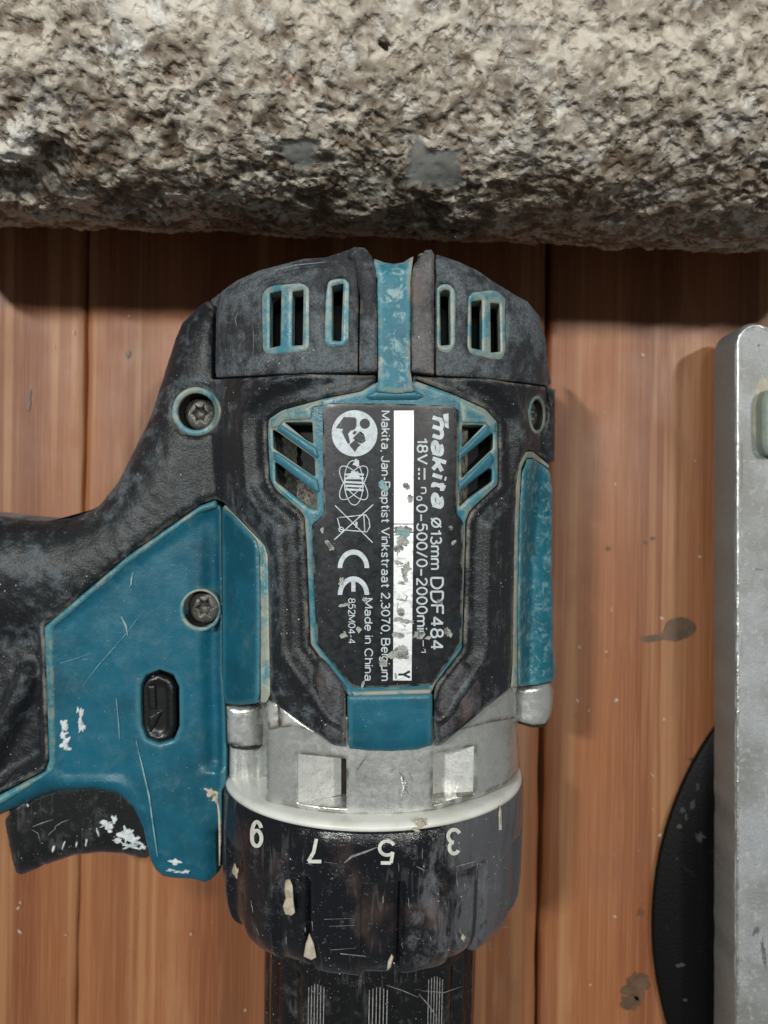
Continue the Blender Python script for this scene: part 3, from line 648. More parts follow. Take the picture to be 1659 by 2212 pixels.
def reliefL(X, Y, d):
    z = 0*X
    # parting step beside the screw and shallow trough round the label frame
    f = dist(np.stack([X, Y], 1), FRW, True); z = z+.16*np.exp(-((f-.62)/.16)**2)-.12*np.exp(-((f-.28)/.2)**2)
    # facet: flank of the pad, cheek of the handle
    z = z-.10*np.exp(-((X+3.86+0*Y)/.05)**2)*(Y > .3)*(Y < 3.3)
    c = dist(np.stack([X, Y], 1), CRL, False); z = z-.05*np.exp(-(c/.06)**2)
    c = dist(np.stack([X, Y], 1), CRM, False); z = z-.12*np.exp(-(c/.09)**2)
    lowr = (X < -7.7) & (Y < -2.4); bd = dist(np.stack([X, Y], 1), PBD, False)
    z = z-.38*lowr*np.clip((bd-.10)/.30, 0, 1)*np.clip((-2.4-Y)/.8, 0, 1)+.10*np.exp(-((bd-.06)/.10)**2)*lowr
    z = z-.16*np.clip((-Y-1.6)/1.2, 0, 1)*np.clip((-6.5-X)/1.0, 0, 1)
    z = z+.018*np.sin(X*9+2*np.sin(Y*5))*np.sin(Y*11+X*3)*(X < -5.3)
    return z
FRW = _old(resample(np.array(inner, float), 12), S)[:, :2]
CRL = _old(np.array([(306, 870), (308, 905), (325, 940), (345, 962), (352, 985)], float), S)[:, :2]
PBD = _old(resample(np.array([(110, 1340), (94, 1352), (96, 1378), (104, 1640), (96, 1665), (0, 1715), (-90, 1753)], float), 12)[:-11], S)[:, :2]
CRM = _old(np.array([(672, 1478), (673, 1530), (675, 1560)], float), S)[:, :2]
part('rubber_overmould', ovL, 'rubber', drill, S, off=.05, holes=[screwA], fr=7, hole_fr=1, bev=.12, bw=.16, depth=.9, g=.11, relief=reliefL,
     rnd=(SILL, 1.5, 1.35), label='worn black rubber overmould running from the motor into the handle')
# pad lobes beside the front block
part('grip_pad', [(684, 1420), (696, 1424), (742, 1482), (742, 1590), (735, 1600), (706, 1596), (684, 1540), (676, 1470)], 'rubber_lobe', drill, S, off=.13, bev=.10, bw=.22, depth=.3, fr=9, g=.1)
# --- right side overmould
screwB = circ(1160, 896, 19, 40)
ovR = [(890, 809), (1045, 820), (1140, 831), (1188, 838), (1197, 862), (1195, 900), (1197, 940), (1190, 1002), (1150, 972), (1136, 972), (1121, 1000), (1113, 1050), (1106, 1440), (1100, 1487), (958, 1606), (938, 1613), (938, 1502), (943, 1478), (1001, 1403), (1004, 1300), (1009, 1126), (1017, 1107), (1026, 1097), (1078, 1048), (1077, 911), (1050, 881), (984, 851), (899, 818), (892, 824)]
def reliefR(X, Y, d):
    f = dist(np.stack([X, Y], 1), FRW, True); z = .14*np.exp(-((f-.58)/.15)**2)-.12*np.exp(-((f-.25)/.16)**2)
    c = dist(np.stack([X, Y], 1), CRR, False); return z-.08*np.exp(-(c/.07)**2)
CRR = _old(np.array([(1046, 1440), (1047, 1500), (1046, 1530)], float), S)[:, :2]
part('rubber_overmould', ovR, 'rubber', drill, S, off=.04, holes=[screwB], fr=6, hole_fr=1, bev=.10, bw=.14, depth=.9, g=.11, relief=reliefR, label='dusty black rubber overmould on the narrow side of the body',
     rnd=([(1188, 836), (1197, 862), (1195, 900), (1197, 940), (1192, 1004)], .4, .4))
part('grip_pad', [(1000, 1425), (1036, 1452), (1040, 1530), (990, 1572), (955, 1596), (948, 1590), (948, 1500), (955, 1480)], 'rubber_lobe', drill, S, off=.12, bev=.09, bw=.2, depth=.3, fr=9, g=.1)
# --- handle-side teal panel
screwC = circ(434, 1316, 40, 41); oval = [(301, 1520), (301, 1482), (312, 1460), (343, 1448), (372, 1458), (385, 1485), (386, 1570), (374, 1600), (343, 1609), (314, 1598), (303, 1570)]
panel = [(466, 1086), (476, 1094), (478, 1100), (477, 1310), (478, 1460), (485, 1520), (488, 1620), (487, 1698), (479, 1708), (480, 1800), (477, 1878), (461, 1893), (450, 1898), (420, 1890), (380, 1888), (358, 1884), (340, 1868), (328, 1846), (324, 1828), (312, 1776), (293, 1737), (262, 1708), (212, 1699), (130, 1704), (81, 1722), (20, 1750), (-90, 1802), (-90, 1756), (0, 1718), (98, 1667), (107, 1642), (97, 1380), (96, 1354), (112, 1342), (277, 1203), (432, 1093)]
def Spanel(X, Y): return np.maximum(zc(Y)+1.15-.0*X, 1.0)
def reliefP(X, Y, d):
    c = dist(np.stack([X, Y], 1), PIN, True); ins = pip(np.stack([X, Y], 1), PIN)
    z = np.where(ins, -.10, 0)*np.clip(c/.07, 0, 1)
    z = z-.32*np.exp(-(np.clip(X+4.25+.0*Y, -9, 9)/.22)**2)*np.clip((1.0-Y)/3, 0, 1)*(Y > -6.4)
    z = z - .25*np.clip((-6.8-Y)/1.5, 0, 1)*0
    return z
PINpx = [(467, 1098), (474, 1104), (474, 1900), (470, 1910), (330, 1880), (322, 1830), (290, 1730), (262, 1690), (131, 1690), (118, 1664), (124, 1646), (119, 1390), (118, 1352), (278, 1222), (432, 1112)]
PIN = _old(np.array(PINpx, float), Spanel)[:, :2]
part('handle_panel', panel, 'teal', drill, Spanel, off=-.02, holes=[screwC, oval], fr=6, hole_fr=3, bev=.05, bw=.08, depth=1.0, g=.11, relief=reliefP, label='scratched teal side panel with direction button and deep screw',
     rnd=([(480, 1790), (477, 1878), (461, 1893), (450, 1898), (420, 1890), (380, 1888), (358, 1884), (340, 1868), (328, 1846), (324, 1828), (312, 1776), (293, 1737), (262, 1708), (212, 1699), (130, 1704), (81, 1722), (20, 1750), (-90, 1802)], .55, .6), skirt_to=2.4)
# ridge (boss) on the handle side
part('screw_ridge', [(480, 1096), (500, 1108), (553, 1165), (559, 1185), (562, 1300), (561, 1500), (556, 1519), (520, 1523), (487, 1520), (481, 1480)], 'teal', drill, S, off=.04, bev=.06, bw=.10, depth=.8, fr=5, g=.1)
part('dusty_channel', [(486, 1090), (572, 1178), (579, 1200), (584, 1500), (575, 1518), (563, 1518), (560, 1200), (552, 1180), (480, 1100)], 'channel', drill, S, off=-.05, bev=.03, bw=.05, depth=.5, fr=4, g=.1, ed_scale=.35)
# right ridge
part('screw_ridge', [(1128, 1020), (1138, 992), (1152, 990), (1188, 1018), (1193, 1060), (1193, 1200), (1195, 1400), (1200, 1450), (1197, 1470), (1170, 1477), (1120, 1483), (1119, 1300), (1123, 1100)], 'teal_side', drill, S, off=.03, bev=.05, bw=.08, depth=.9, fr=5, g=.1, wob=.5,
     relief=lambda X, Y, d: -.10*np.exp(-((Y+1.0+.9*(X-3.6))/.12)**2)*(X > 3.4))
part('dusty_channel', [(1122, 1002), (1136, 976), (1150, 975), (1185, 1004), (1186, 1012), (1150, 988), (1136, 990), (1126, 1012), (1122, 1100), (1118, 1300), (1118, 1483), (1103, 1486), (1107, 1440), (1113, 1060)], 'channel', drill, S, off=-.04, bev=.03, bw=.05, depth=.5, fr=3, g=.1, ed_scale=.3)

# --- screws in their wells
def screw(cx, cy, rx, ry, depth, rimw, rimoff, surf=S, dx=0, dy=0, rim=True, tilt=0):
    if rim:
        part('screw_rim', circ(cx, cy, rx+rimw, ry+rimw*(ry/rx)**.5), 'teal_dusty', drill, surf, off=rimoff, holes=[circ(cx, cy, rx, ry)], fr=0, bev=.05, bw=.07, depth=depth+.1, g=.1, step=4, ed_scale=.9)
    c = _old([(cx, cy)], lambda X, Y: surf(X, Y)+rimoff)[0]
    e1 = _old([(cx+rx, cy)], lambda X, Y: surf(X, Y)+rimoff)[0]; e2 = _old([(cx, cy+ry)], lambda X, Y: surf(X, Y)+rimoff)[0]
    nrm = np.cross(e1-c, e2-c); nrm /= np.linalg.norm(nrm); nrm *= np.sign(nrm[2])
    ax = np.array([nrm[0]*tilt, nrm[1]*tilt, 1.0]); ax /= np.linalg.norm(ax)
    R = np.linalg.norm(e2-c)*.98; u = np.cross(ax, [0, 1, 0]); u /= np.linalg.norm(u); v = np.cross(u, ax)
    n = 40; th = np.linspace(0, 2*math.pi, n, endpoint=False); V, F = [], []
    # dark well wall and floor
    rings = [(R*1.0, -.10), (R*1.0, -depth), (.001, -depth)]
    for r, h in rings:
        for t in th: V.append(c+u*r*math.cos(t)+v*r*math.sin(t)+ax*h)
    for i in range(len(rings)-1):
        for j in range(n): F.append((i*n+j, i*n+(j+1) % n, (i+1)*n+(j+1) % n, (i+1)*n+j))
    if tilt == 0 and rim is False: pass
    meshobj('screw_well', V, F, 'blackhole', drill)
    V, F = [], []   # domed head with a six-lobed socket
    rings = [(.97, 0, 0), (.95, .10, 0), (.78, .19, 0), (.45, .24, 0), (.40, .235, 1), (.36, .02, 1), (.001, 0, 0)]
    for r, h, lob in rings:
        for t in th:
            k = r*(1+(.22*math.cos(6*t) if lob else 0)); V.append(c+(u*math.cos(t)+v*math.sin(t))*R*k*.93+ax*(-depth+.12+h*R*1.2))
    for i in range(len(rings)-1):
        for j in range(n): F.append((i*n+j, i*n+(j+1) % n, (i+1)*n+(j+1) % n, (i+1)*n+j))
    sr = meshobj('screw', V, F, 'screw', drill); return sr
screw(424, 889, 40, 40, .62, 13, -.02)
screw(1160, 896, 13, 34, .40, 6, -.03, tilt=1)
screw(434, 1316, 38, 40, .60, 4, -.10, surf=Spanel, rim=False)
# pale ring of dust round the lower screw and the button
part('dust_ring', circ(433, 1318, 45, 46), 'teal_dusty', drill, Spanel, off=-.10, holes=[circ(434, 1316, 38, 39)], fr=0, bev=.05, bw=.06, depth=.6, g=.1)
# --- direction button
ov2 = fillet([(306, 1484), (318, 1464), (343, 1454), (370, 1464), (380, 1486), (381, 1572), (370, 1596), (343, 1604), (318, 1594), (307, 1572)], 8)
but = part('direction_button', ov2, 'oval', drill, Spanel, off=-.28, bev=.10, bw=.12, depth=.6, fr=6, g=.08, relief=lambda X, Y, d: -.10*np.clip((d-.14)/.1, 0, 1))
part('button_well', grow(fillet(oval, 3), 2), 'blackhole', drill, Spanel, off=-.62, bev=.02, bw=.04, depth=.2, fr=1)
part('arrow_mark', [(320, 1480), (336, 1480), (338, 1532), (325, 1532), (322, 1520)], 'oval', but, Spanel, off=-.30, bev=.05, bw=.04, depth=.1, fr=1, g=.06)
part('arrow_mark', [(322, 1594), (352, 1534), (340, 1536), (322, 1548)], 'oval', but, Spanel, off=-.30, bev=.05, bw=.04, depth=.1, fr=1, g=.06)
# --- trigger
def Str(X, Y): return zc(Y)+.75+0*X
trig = [(18, 1745), (81, 1712), (130, 1694), (212, 1688), (262, 1698), (300, 1730), (318, 1776), (326, 1826), (326, 1846), (316, 1848), (277, 1838), (228, 1835), (169, 1841), (124, 1856), (78, 1875), (59, 1883), (42, 1875), (33, 1843), (20, 1774)]
tr = part('trigger', trig, 'trigger', drill, Str, off=-.05, bev=.1, bw=.15, depth=.8, fr=7, g=.12,
          rnd=([(328, 1846), (316, 1848), (277, 1838), (228, 1835), (169, 1841), (124, 1856), (78, 1875), (59, 1883), (42, 1875), (33, 1843), (18, 1766)], .8, .6),
          relief=lambda X, Y, d: -.10*np.exp(-((X+8.9+.12*(Y+9))/.09)**2), skirt_to=3.0)
flat('moulded_line', [strip([(70, 1786), (90, 1778), (115, 1770)], 2), strip([(118, 1793), (120, 1785), (134, 1776), (150, 1770)], 2), strip([(104, 1804), (112, 1796), (120, 1790)], 1.6), strip([(68, 1792), (82, 1800), (88, 1822)], 1.5)], 'scratch_grey', tr, Str, -.02)
# logo plate at the frame edge
part('panel_border', [(467, 1080), (432, 1093), (277, 1201), (112, 1341), (97, 1354), (99, 1380), (107, 1641), (99, 1666), (0, 1718), (-90, 1756), (-90, 1774), (0, 1739), (116, 1666), (123, 1646), (117, 1390), (119, 1354), (278, 1219), (432, 1108), (462, 1098), (470, 1096)], 'border', drill, Spanel, off=.05, bev=.10, bw=.09, depth=.3, fr=5, g=.1)
part('handle_badge', [(-90, 1225), (-20, 1215), (0, 1222), (14, 1240), (20, 1255), (10, 1275), (-10, 1290), (-90, 1320)], 'teal_dusty', drill, S, off=-.02, bev=.05, bw=.12, depth=.3, fr=6, g=.12)
# handle lower half
def loft(name, outline, z0, mat, inset=.5):
    P = px2w(resample(fillet(outline, 10), 12), lambda X, Y: zc(Y)+0*X)[:, :2]
    L = [(0, None), (inset*.5, 1.6), (inset, z0)]; V, F = [], []
    for ins, z in L:
        Q = grow(P, -ins)
        for q in Q: V.append((q[0], q[1], zc(q[1])+.3 if z is None else z))
    n = len(P); s = 1 if area(P) > 0 else -1
    for i in range(2):
        for j in range(n):
            f = (i*n+j, i*n+(j+1) % n, (i+1)*n+(j+1) % n, (i+1)*n+j); F.append(f[::-1] if s > 0 else f)
    F.append([2*n+j for j in range(n)]); return meshobj(name, V, F, mat, drill)
loft('handle_underside', [(-90, 1112), (110, 1128), (230, 1095), (300, 1000), (360, 850), (450, 680), (478, 1000), (478, 1870), (350, 1870), (300, 1740), (100, 1710), (-90, 1780)], .35, 'trigger')

# --- gear case
SGs = lambda X, Y: zc(Y)+3.36*sup((X-xc(Y))/3.74, 2.05)
wl = [(644, 1629), (700, 1634), (748, 1639), (749, 1745), (690, 1741), (644, 1733)]
wr = [(935, 1628), (980, 1621), (1024, 1611), (1022, 1715), (980, 1726), (935, 1737)]
gear = [(487, 1560), (500, 1500), (560, 1480), (640, 1480), (700, 1540), (840, 1560), (980, 1540), (1060, 1470), (1112, 1470), (1117, 1560), (1122, 1640), (1124, 1660), (1100, 1690), (1030, 1722), (940, 1750), (850, 1762), (760, 1761), (660, 1750), (582, 1731), (488, 1710)]
part('gear_case', gear, 'silver', drill, SG, off=0, holes=[wl, wr], fr=2, hole_fr=1.5, bev=.03, bw=.05, depth=.8, g=.12, step=4, label='cast silver gear case')
# raised shoulder of the case below the rubber
part('case_lug', [(577, 1510), (600, 1520), (602, 1570), (596, 1573), (580, 1577)], 'silver_pocket', drill, SGs, off=.16, bev=.05, bw=.08, depth=1.2, fr=3, g=.08)
part('case_lug', [(604, 1522), (640, 1550), (690, 1588), (660, 1576), (640, 1568), (606, 1572)], 'silver_pocket', drill, SGs, off=.12, bev=.05, bw=.08, depth=.6, fr=3, g=.08)
part('case_shoulder', [(1104, 1482), (1116, 1480), (1114, 1552), (1060, 1560), (990, 1578), (950, 1606), (1000, 1560), (1060, 1505)], 'silver', drill, SG, off=.10, bev=.05, bw=.08, depth=.3, fr=4, g=.1)
def pocket(Q, zo, mat, name='case_pocket'):
    V = []
    for (x, y), z in zip(Q, zo): V.append(_old([(x, y)], lambda X, Y, z=z: SG(X, Y)-z)[0])
    return V
def poly3(name, V, F, mat): return meshobj(name, V, F, mat, drill, smooth=False)
V = pocket([(642, 1627), (737, 1636), (737, 1717), (642, 1736)], [.02, .75, .75, .02], ''); poly3('case_pocket', V, [(3, 2, 1, 0)], 'silver_pocket')
V = pocket([(642, 1736), (737, 1717), (752, 1750), (690, 1746)], [.02, .75, .04, .02], ''); poly3('pocket_wall', V, [(0, 3, 2, 1)], 'pocket_dirt')
Vd = pocket([(736, 1636), (751, 1637), (751, 1750), (736, 1718)], [.76, .95, .95, .76], ''); poly3('pocket_slot', Vd, [(0, 3, 2, 1)], 'slot_brown')
V = pocket([(933, 1627), (1026, 1609), (1026, 1709), (933, 1716)], [.70, .02, .02, .70], ''); poly3('case_pocket', V, [(3, 2, 1, 0)], 'silver_pocket')
V = pocket([(933, 1716), (1026, 1709), (1026, 1718), (933, 1742)], [.70, .02, .02, .02], ''); poly3('pocket_wall', V, [(0, 3, 2, 1)], 'pocket_dirt')
# screw bosses of the case
def Sboss(X, Y): return np.maximum(zc(Y)-.2, smax(bump_cyl(X, Y, -3.52, 1.10, .52, -9, 5), bump_cyl(X, Y, 3.60, .36, .72, -9, 5), .1))
part('case_boss', [(489, 1525), (520, 1528), (558, 1524), (561, 1524), (576, 1545), (574, 1575), (566, 1608), (530, 1612), (492, 1606)], 'silver', drill, Sboss, off=.02, bev=.08, bw=.12, depth=.7, fr=3, g=.1)
part('case_boss', [(1114, 1486), (1160, 1482), (1192, 1474), (1196, 1500), (1190, 1545), (1178, 1564), (1150, 1566), (1112, 1556)], 'silver', drill, Sboss, off=0, bev=.08, bw=.12, depth=1.0, fr=4, g=.1)
part('boss_screw', [(493, 1600), (566, 1602), (570, 1608), (560, 1618), (530, 1621), (500, 1616)], 'gougeb', drill, Sboss, off=-.03, bev=.12, bw=.16, depth=.5, fr=4, g=.08)
part('boss_screw', [(1114, 1550), (1186, 1552), (1180, 1570), (1150, 1572), (1118, 1562)], 'gougeb', drill, Sboss, off=-.06, bev=.10, bw=.14, depth=.6, fr=4, g=.08)
revolve('gear_housing', [(-3.6, 2.2), (-3.8, 2.3), (-6.6, 2.35), (-6.61, 3.2)], 'silver', drill, 96)
# --- ring, torque collar, chuck
revolve('white_ring', [(-6.58, 2.9), (-6.60, 3.40), (-6.63, 3.68), (-6.66, 3.76), (-6.72, 3.81), (-6.79, 3.82), (-6.80, 3.6)], 'ring', drill, 160)
def cmod(th, Y):
    deg = (np.degrees(th)+180) % 360-180; ph = ((deg-4+15.5) % 31)-15.5
    dep = np.clip((-7.85-Y)/.12, 0, 1)*.28
    return -dep*(.5*np.clip((7.2-np.abs(ph))/.25, 0, 1)+1.1*np.exp(-((ph-6.0)/1.1)**2))+.012*np.sin(th*37+Y*3)*np.sin(Y*7)
prof_c = [(-6.79, 3.70), (-6.80, 3.83), (-6.84, 3.86), (-7.4, 3.87), (-7.78, 3.87), (-7.86, 3.87), (-7.98, 3.87), (-8.6, 3.86), (-9.2, 3.84), (-9.6, 3.80), (-9.85, 3.72), (-10.0, 3.62), (-10.10, 3.50), (-10.14, 3.3), (-10.14, 2.4)]
col = revolve('torque_collar', prof_c, 'collar', drill, 720, cmod)
def Scol(X, Y): u = (X-xc(Y))/3.87; return zc(Y)+3.87*np.sqrt(np.clip(1-u*u, 0, 1))-np.clip(np.abs(u)-1, 0, None)*6
def digit(ch, ur, ul, vb, vt):
    # turned half round: the foot of the digit is at the top of the picture
    lettering('digit', ch, ur, ul, vb, vt, col, 'digit', Scol, .02, rot=0, wt=.14)
digit('9', 569, 540, 1771, 1832); digit('7', 698, 662, 1808, 1865); digit('5', 855, 816, 1813, 1868); digit('3', 997, 964, 1788, 1848); digit('1', 1085, 1077, 1750, 1796)
# chuck
def kmod(th, Y):
    deg = (np.degrees(th)+180) % 360-180; ph = ((deg-4.5+15) % 30)-15
    act = np.clip((-10.75-Y)/.1, 0, 1)
    g = np.where(np.abs(ph) < 4.6, .045*np.sign(np.sin(np.radians(ph*360/1.85))), 0.0)
    return -act*(.16*np.clip((np.abs(ph)-11)/1.5, 0, 1)*0+.13*np.exp(-((np.abs(ph)-15)/4.0)**2)+np.clip(-g, 0, 1))
chuck = revolve('chuck', [(-10.05, 2.3), (-10.2, 2.66), (-10.4, 2.74), (-10.6, 2.76), (-10.75, 2.77), (-10.9, 2.77), (-12, 2.77), (-13.5, 2.76), (-15, 2.74), (-16.2, 2.6), (-17.2, 1.9), (-17.4, 1.3), (-17.5, .5)], 'chuck', drill, 1080, kmod)
def Schk(X, Y): u = (X-xc(Y))/2.77; return zc(Y)+2.77*np.sqrt(np.clip(1-u*u, 0, 1))-np.clip(np.abs(u)-1, 0, None)*6
kn = []
for c, dy in ((-31+5, 2125), (4.5, 2131), (34, 2108)):
    for i in range(6):
        a = math.radians(c-4.2+i*1.68)
        for _ in (0,):
            Y0 = -10.95; X = xc(Y0)+2.79*math.sin(a); z = zc(Y0)+2.79*math.cos(a)
            x = CX+X/(HZ-z)*FP; X2 = xc(-13)+2.79*math.sin(a); z2 = zc(-13)+2.79*math.cos(a); x2 = CX+X2/(HZ-z2)*FP; y2 = CY+13/(HZ-z2)*FP
            kn.append(band([(x, dy+abs(i-2.5)*3), ((x+x2)/2, (dy+y2)/2), (x2, y2)], 2.0))
flat('worn_knurl_line', kn, 'line', chuck, Schk, .015)

# --- rating label
Lp = [(697, 888), (703, 873), (715, 871), (850, 872), (978, 877), (991, 886), (990, 1000), (986, 1108), (1000, 1128), (999, 1260), (996, 1389), (932, 1480), (850, 1484), (763, 1485), (752, 1475), (684, 1390), (678, 1260), (674, 1133), (700, 1110), (698, 1000)]
LO = -.075
lab = part('rating_label', Lp, 'label', drill, S, off=LO, bev=.012, bw=.03, depth=.08, fr=4, g=.12)
T0 = LO+.012; T1 = LO+.020; T2 = LO+.028
K = dict(parent=lab)
lettering('lettering', 'makita', 897, 1096, 930, 968, lab, off=T0, wt=.24, shear=.25, gap=-.03)
flat('logo_bar', [[(957, 895), (969, 893), (969, 926), (961, 922)]], 'print', lab, S, T0)
lettering('lettering', '\u00d813mm', 1117, 1231, 929, 955, lab, off=T0, wt=0.15)
lettering('lettering', 'DDF484', 1246, 1405, 929, 959, lab, off=T0, wt=0.15)
lettering('lettering', '18V', 945, 1004, 900, 925, lab, off=T0, wt=0.16)
flat('direct_current_mark', [band([(917, 1011), (917, 1036)], 4), band([(905, 1011), (905, 1017)], 4), band([(905, 1021), (905, 1026)], 4), band([(905, 1031), (905, 1036)], 4)], 'print', lab, S, T0)
lettering('lettering', 'n', 1052, 1067, 908, 926, lab, off=T0, wt=0.15)
lettering('lettering', 'o', 1071, 1082, 899, 917, lab, off=T0, wt=0.15)
lettering('lettering', '0\u2013500/0\u20132000min', 1089, 1378, 899, 924, lab, off=T0, wt=0.15)
lettering('lettering', '\u20131', 1382, 1411, 909, 921, lab, off=T0, wt=0.15)
lettering('lettering', 'Makita, Jan-Baptist Vinkstraat 2,3070, Belgium', 887, 1471, 823, 843, lab, off=T0, wt=0.14)
lettering('lettering', 'Made in China', 1292, 1471, 787, 806, lab, off=T0, wt=0.14)
lettering('lettering', '852M04-4', 1292, 1391, 752, 768, lab, off=T0, wt=0.13)
# white field and torn foil strip
flat('white_field', [[(851, 887), (894, 887), (893, 1131), (851, 1131)]], 'foil_white', lab, S, T0)
flat('foil_strip', [[(851, 1133), (893, 1133), (889, 1470), (849, 1470)]], 'foil', lab, S, T0)
rs = []
for i, (x, y, a, b, an) in enumerate([(871, 1147, 19, 12, 0), (872, 1166, 14, 9, .3), (862, 1180, 8, 18, .2), (878, 1228, 9, 12, .3), (874, 1242, 6, 14, -.3), (868, 1296, 8, 3, .2), (866, 1322, 9, 9, 0), (862, 1338, 12, 5, 0), (876, 1342, 16, 5, .1), (860, 1372, 11, 8, 0), (864, 1412, 19, 13, .1), (846, 1416, 12, 7, -.4), (827, 1432, 8, 9, 0), (872, 1401, 12, 6, .5), (878, 1050, 9, 6, 1), (886, 1077, 6, 9, 0), (860, 1215, 10, 4, .4), (868, 1260, 9, 3, .1), (905, 1372, 13, 8, 0)]):
    rs.append(blob(x, y, a, b, an, i, rough=.28))
flats('torn_residue', rs, 'glue', lab, S, T1)
flats('torn_residue', [blob(871, 1151, 14, 8, 0, 2), blob(830, 1053, 8, 9, 0, 4), blob(824, 1044, 6, 7, 0, 1)], 'teal_worn' if False else 'scratch', lab, S, T2)
flats('torn_residue', [blob(x, y, a, b, an, 40+i) for i, (x, y, a, b, an) in enumerate([(696, 1145, 4, 6, 0), (712, 1178, 6, 12, -.5), (743, 1307, 8, 5, 0), (742, 1373, 9, 5, -.3), (775, 1360, 5, 7, 0), (745, 1350 + 17, 3, 3, 0), (788, 1290 + 5, 5, 6, 0), (974, 1140, 4, 5, 0), (980, 1172, 8, 3, -.7), (950, 1300, 7, 4, .4), (968, 1366, 7, 11, -.4), (925, 1378, 6, 4, 0), (738, 1290 - 34, 6, 9, -.1), (784, 1478, 3, 9, .3), (880, 1452, 3, 3, 0), (855, 1460, 3, 6, 0)])], 'glue', lab, S, T1)
lettering('lettering', 'Y', 1448, 1466, 858, 888, lab, 'flatblack', off=T2, wt=.16)
flat('torn_mark', [strip([(874, 1284), (880, 1288), (876, 1296)], 2.5), strip([(862, 1254), (872, 1258), (884, 1256)], 2), strip([(868, 1348), (876, 1352), (872, 1358)], 2.5), strip([(860, 1300), (858, 1316)], 3), strip([(862, 1320), (868, 1330)], 4), strip([(850, 1405), (866, 1398), (884, 1412)], 1.5), strip([(858, 1225), (870, 1222), (886, 1230)], 2)], 'glue', lab, S, T2)
# manual symbol
def ring_(cx, cy, rx, ry, w, rot=0, n=44):
    o = rotp(circ(cx, cy, rx, ry, n), (cx, cy), rot); i = rotp(circ(cx, cy, rx-w, ry-w, n), (cx, cy), rot)
    return [np.array([o[k], o[(k+1) % n], i[(k+1) % n], i[k]]) for k in range(n)]
M['symbol_dark'] = M['label']
sym = flat('manual_symbol', [circ(766, 936, 49.5, 50)], 'print', lab, S, T0)
q = lambda pts: [(648+x*.2278, 837+y*.2278) for x, y in pts]
flat('reader_figure', [q([(340, 385), (378, 330), (415, 280), (520, 284), (536, 300), (534, 370), (520, 395), (478, 410), (455, 440), (475, 520), (455, 535), (425, 480), (398, 420), (410, 392)]), circ(648+615*.2278, 837+343*.2278, 11, 11, 24), q([(500, 480), (570, 415), (605, 440), (625, 505), (590, 530), (545, 520)]), q([(520, 610), (478, 560), (470, 540), (505, 510), (520, 500), (560, 535), (575, 545), (548, 568)]), q([(495, 435), (520, 410), (540, 420), (515, 448)])], 'flatblack', sym, S, T1)
# atom symbol
C0 = (764, 1043); at_ = []
for rx, ry, rot in ((21, 49, -2), (19, 45, 38), (19, 45, -38)): at_ += ring_(C0[0], C0[1], rx, ry, 2.0, rot)
at_ += [band([(744+0, 1025+i*8), (786, 1025+i*8+(2 if i > 1 else 0))], 4.6) for i in range(5)]+[blob(766, 1026, 12, 8, 0, 2), blob(770, 1000, 6, 8, 0, 1)]
flat('atom_symbol', at_, 'print', lab, S, T0)
# crossed-out bin
bn = [band(q_, 2.2) for q_ in ([(724, 1092), (805, 1172)], [(806, 1090), (722, 1166)], [(729, 1119), (735, 1144)], [(733, 1118), (790, 1112)], [(735, 1144), (792, 1149)], [(790, 1112), (797, 1122), (799, 1138), (792, 1150)], [(786, 1113), (788, 1148)])]+[band([(770, 1127), (770, 1140)], 4.5)]+ring_(737, 1144, 6, 6, 2, 0, 20)
flat('crossed_bin_symbol', bn, 'print', lab, S, T0)
# conformity letters
for nm, cy, e in (('C', 1218, 0), ('E', 1276, 1)):
    a = arc(763.5, cy+10, 29, 180+8, 360-8, 30); polys = [band(a, 8.5)]
    polys = [np.concatenate([arc(763.5, cy+9, 34, 180, 360, 30, 40), arc(763.5, cy+9, 24, 360, 180, 30, 29)])]
    if e: polys.append(band([(763.5, cy-24), (763.5, cy+2)], 9))
    flat('conformity_letter', polys, 'print', lab, S, T0)

# --- paint splashes, scuffs and scratches
def splash(polys, mat, parent, surf, off):
    for p in polys: part('dried_splash', p, mat, parent, surf, off=off+.022, bev=.03, bw=.045, depth=.04, fr=0, step=3, g=.05)
hp = [o for o in drill.children if o.name.startswith('handle_panel')][0]
PO = -.015-.08
def Spp(X, Y): return Spanel(X, Y)-.105
splash([blob(139, 1567, 8, 13, .1, 3, 30, .5), blob(136, 1588, 9, 8, 0, 5, 30, .5), blob(140, 1608, 10, 12, .2, 8, 30, .55), blob(174, 1552, 6, 15, .1, 9, 30, .6), blob(177, 1572, 6, 10, .15, 4, 26, .5), blob(168, 1534, 3, 6, .2, 1), blob(150, 1618, 4, 4)], 'plaster', hp, Spp, .012)
splash([blob(378, 1862, 12, 6, .1, 3, 26, .5), blob(368, 1880, 9, 3, 0, 2, 26, .5), blob(388, 1884, 10, 3, .1, 2, 26, .5), blob(402, 1883, 5, 4)], 'plaster', hp, Spanel, -.10)
splash([blob(457, 1712, 14, 8, .3, 3, 30, .6), blob(466, 1724, 9, 7, .4, 2, 30, .6)], 'plaster_tan', hp, Spp, .012)
splash([strip([(468, 1722), (474, 1760), (475, 1810), (474, 1870)], 6), strip([(573, 1190), (576, 1260), (578, 1330)], 2.5)], 'plaster_tan', hp, Spanel, -.05)
flats('scratch', [strip([(288, 1236), (284, 1250), (283, 1262), (279, 1270)], 3.4), strip([(262, 1332), (272, 1352), (276, 1374)], 5), strip([(310, 1320), (270, 1372), (210, 1440), (180, 1480)], 1.4), strip([(294, 1600), (308, 1660), (322, 1720), (330, 1780), (340, 1850)], 3.6), strip([(251, 1508), (256, 1560), (258, 1600)], 2.4), strip([(178, 1424), (190, 1424)], 3), strip([(112, 1438), (160, 1424), (200, 1410)], 1.0)], 'scratch', hp, Spp, .014)
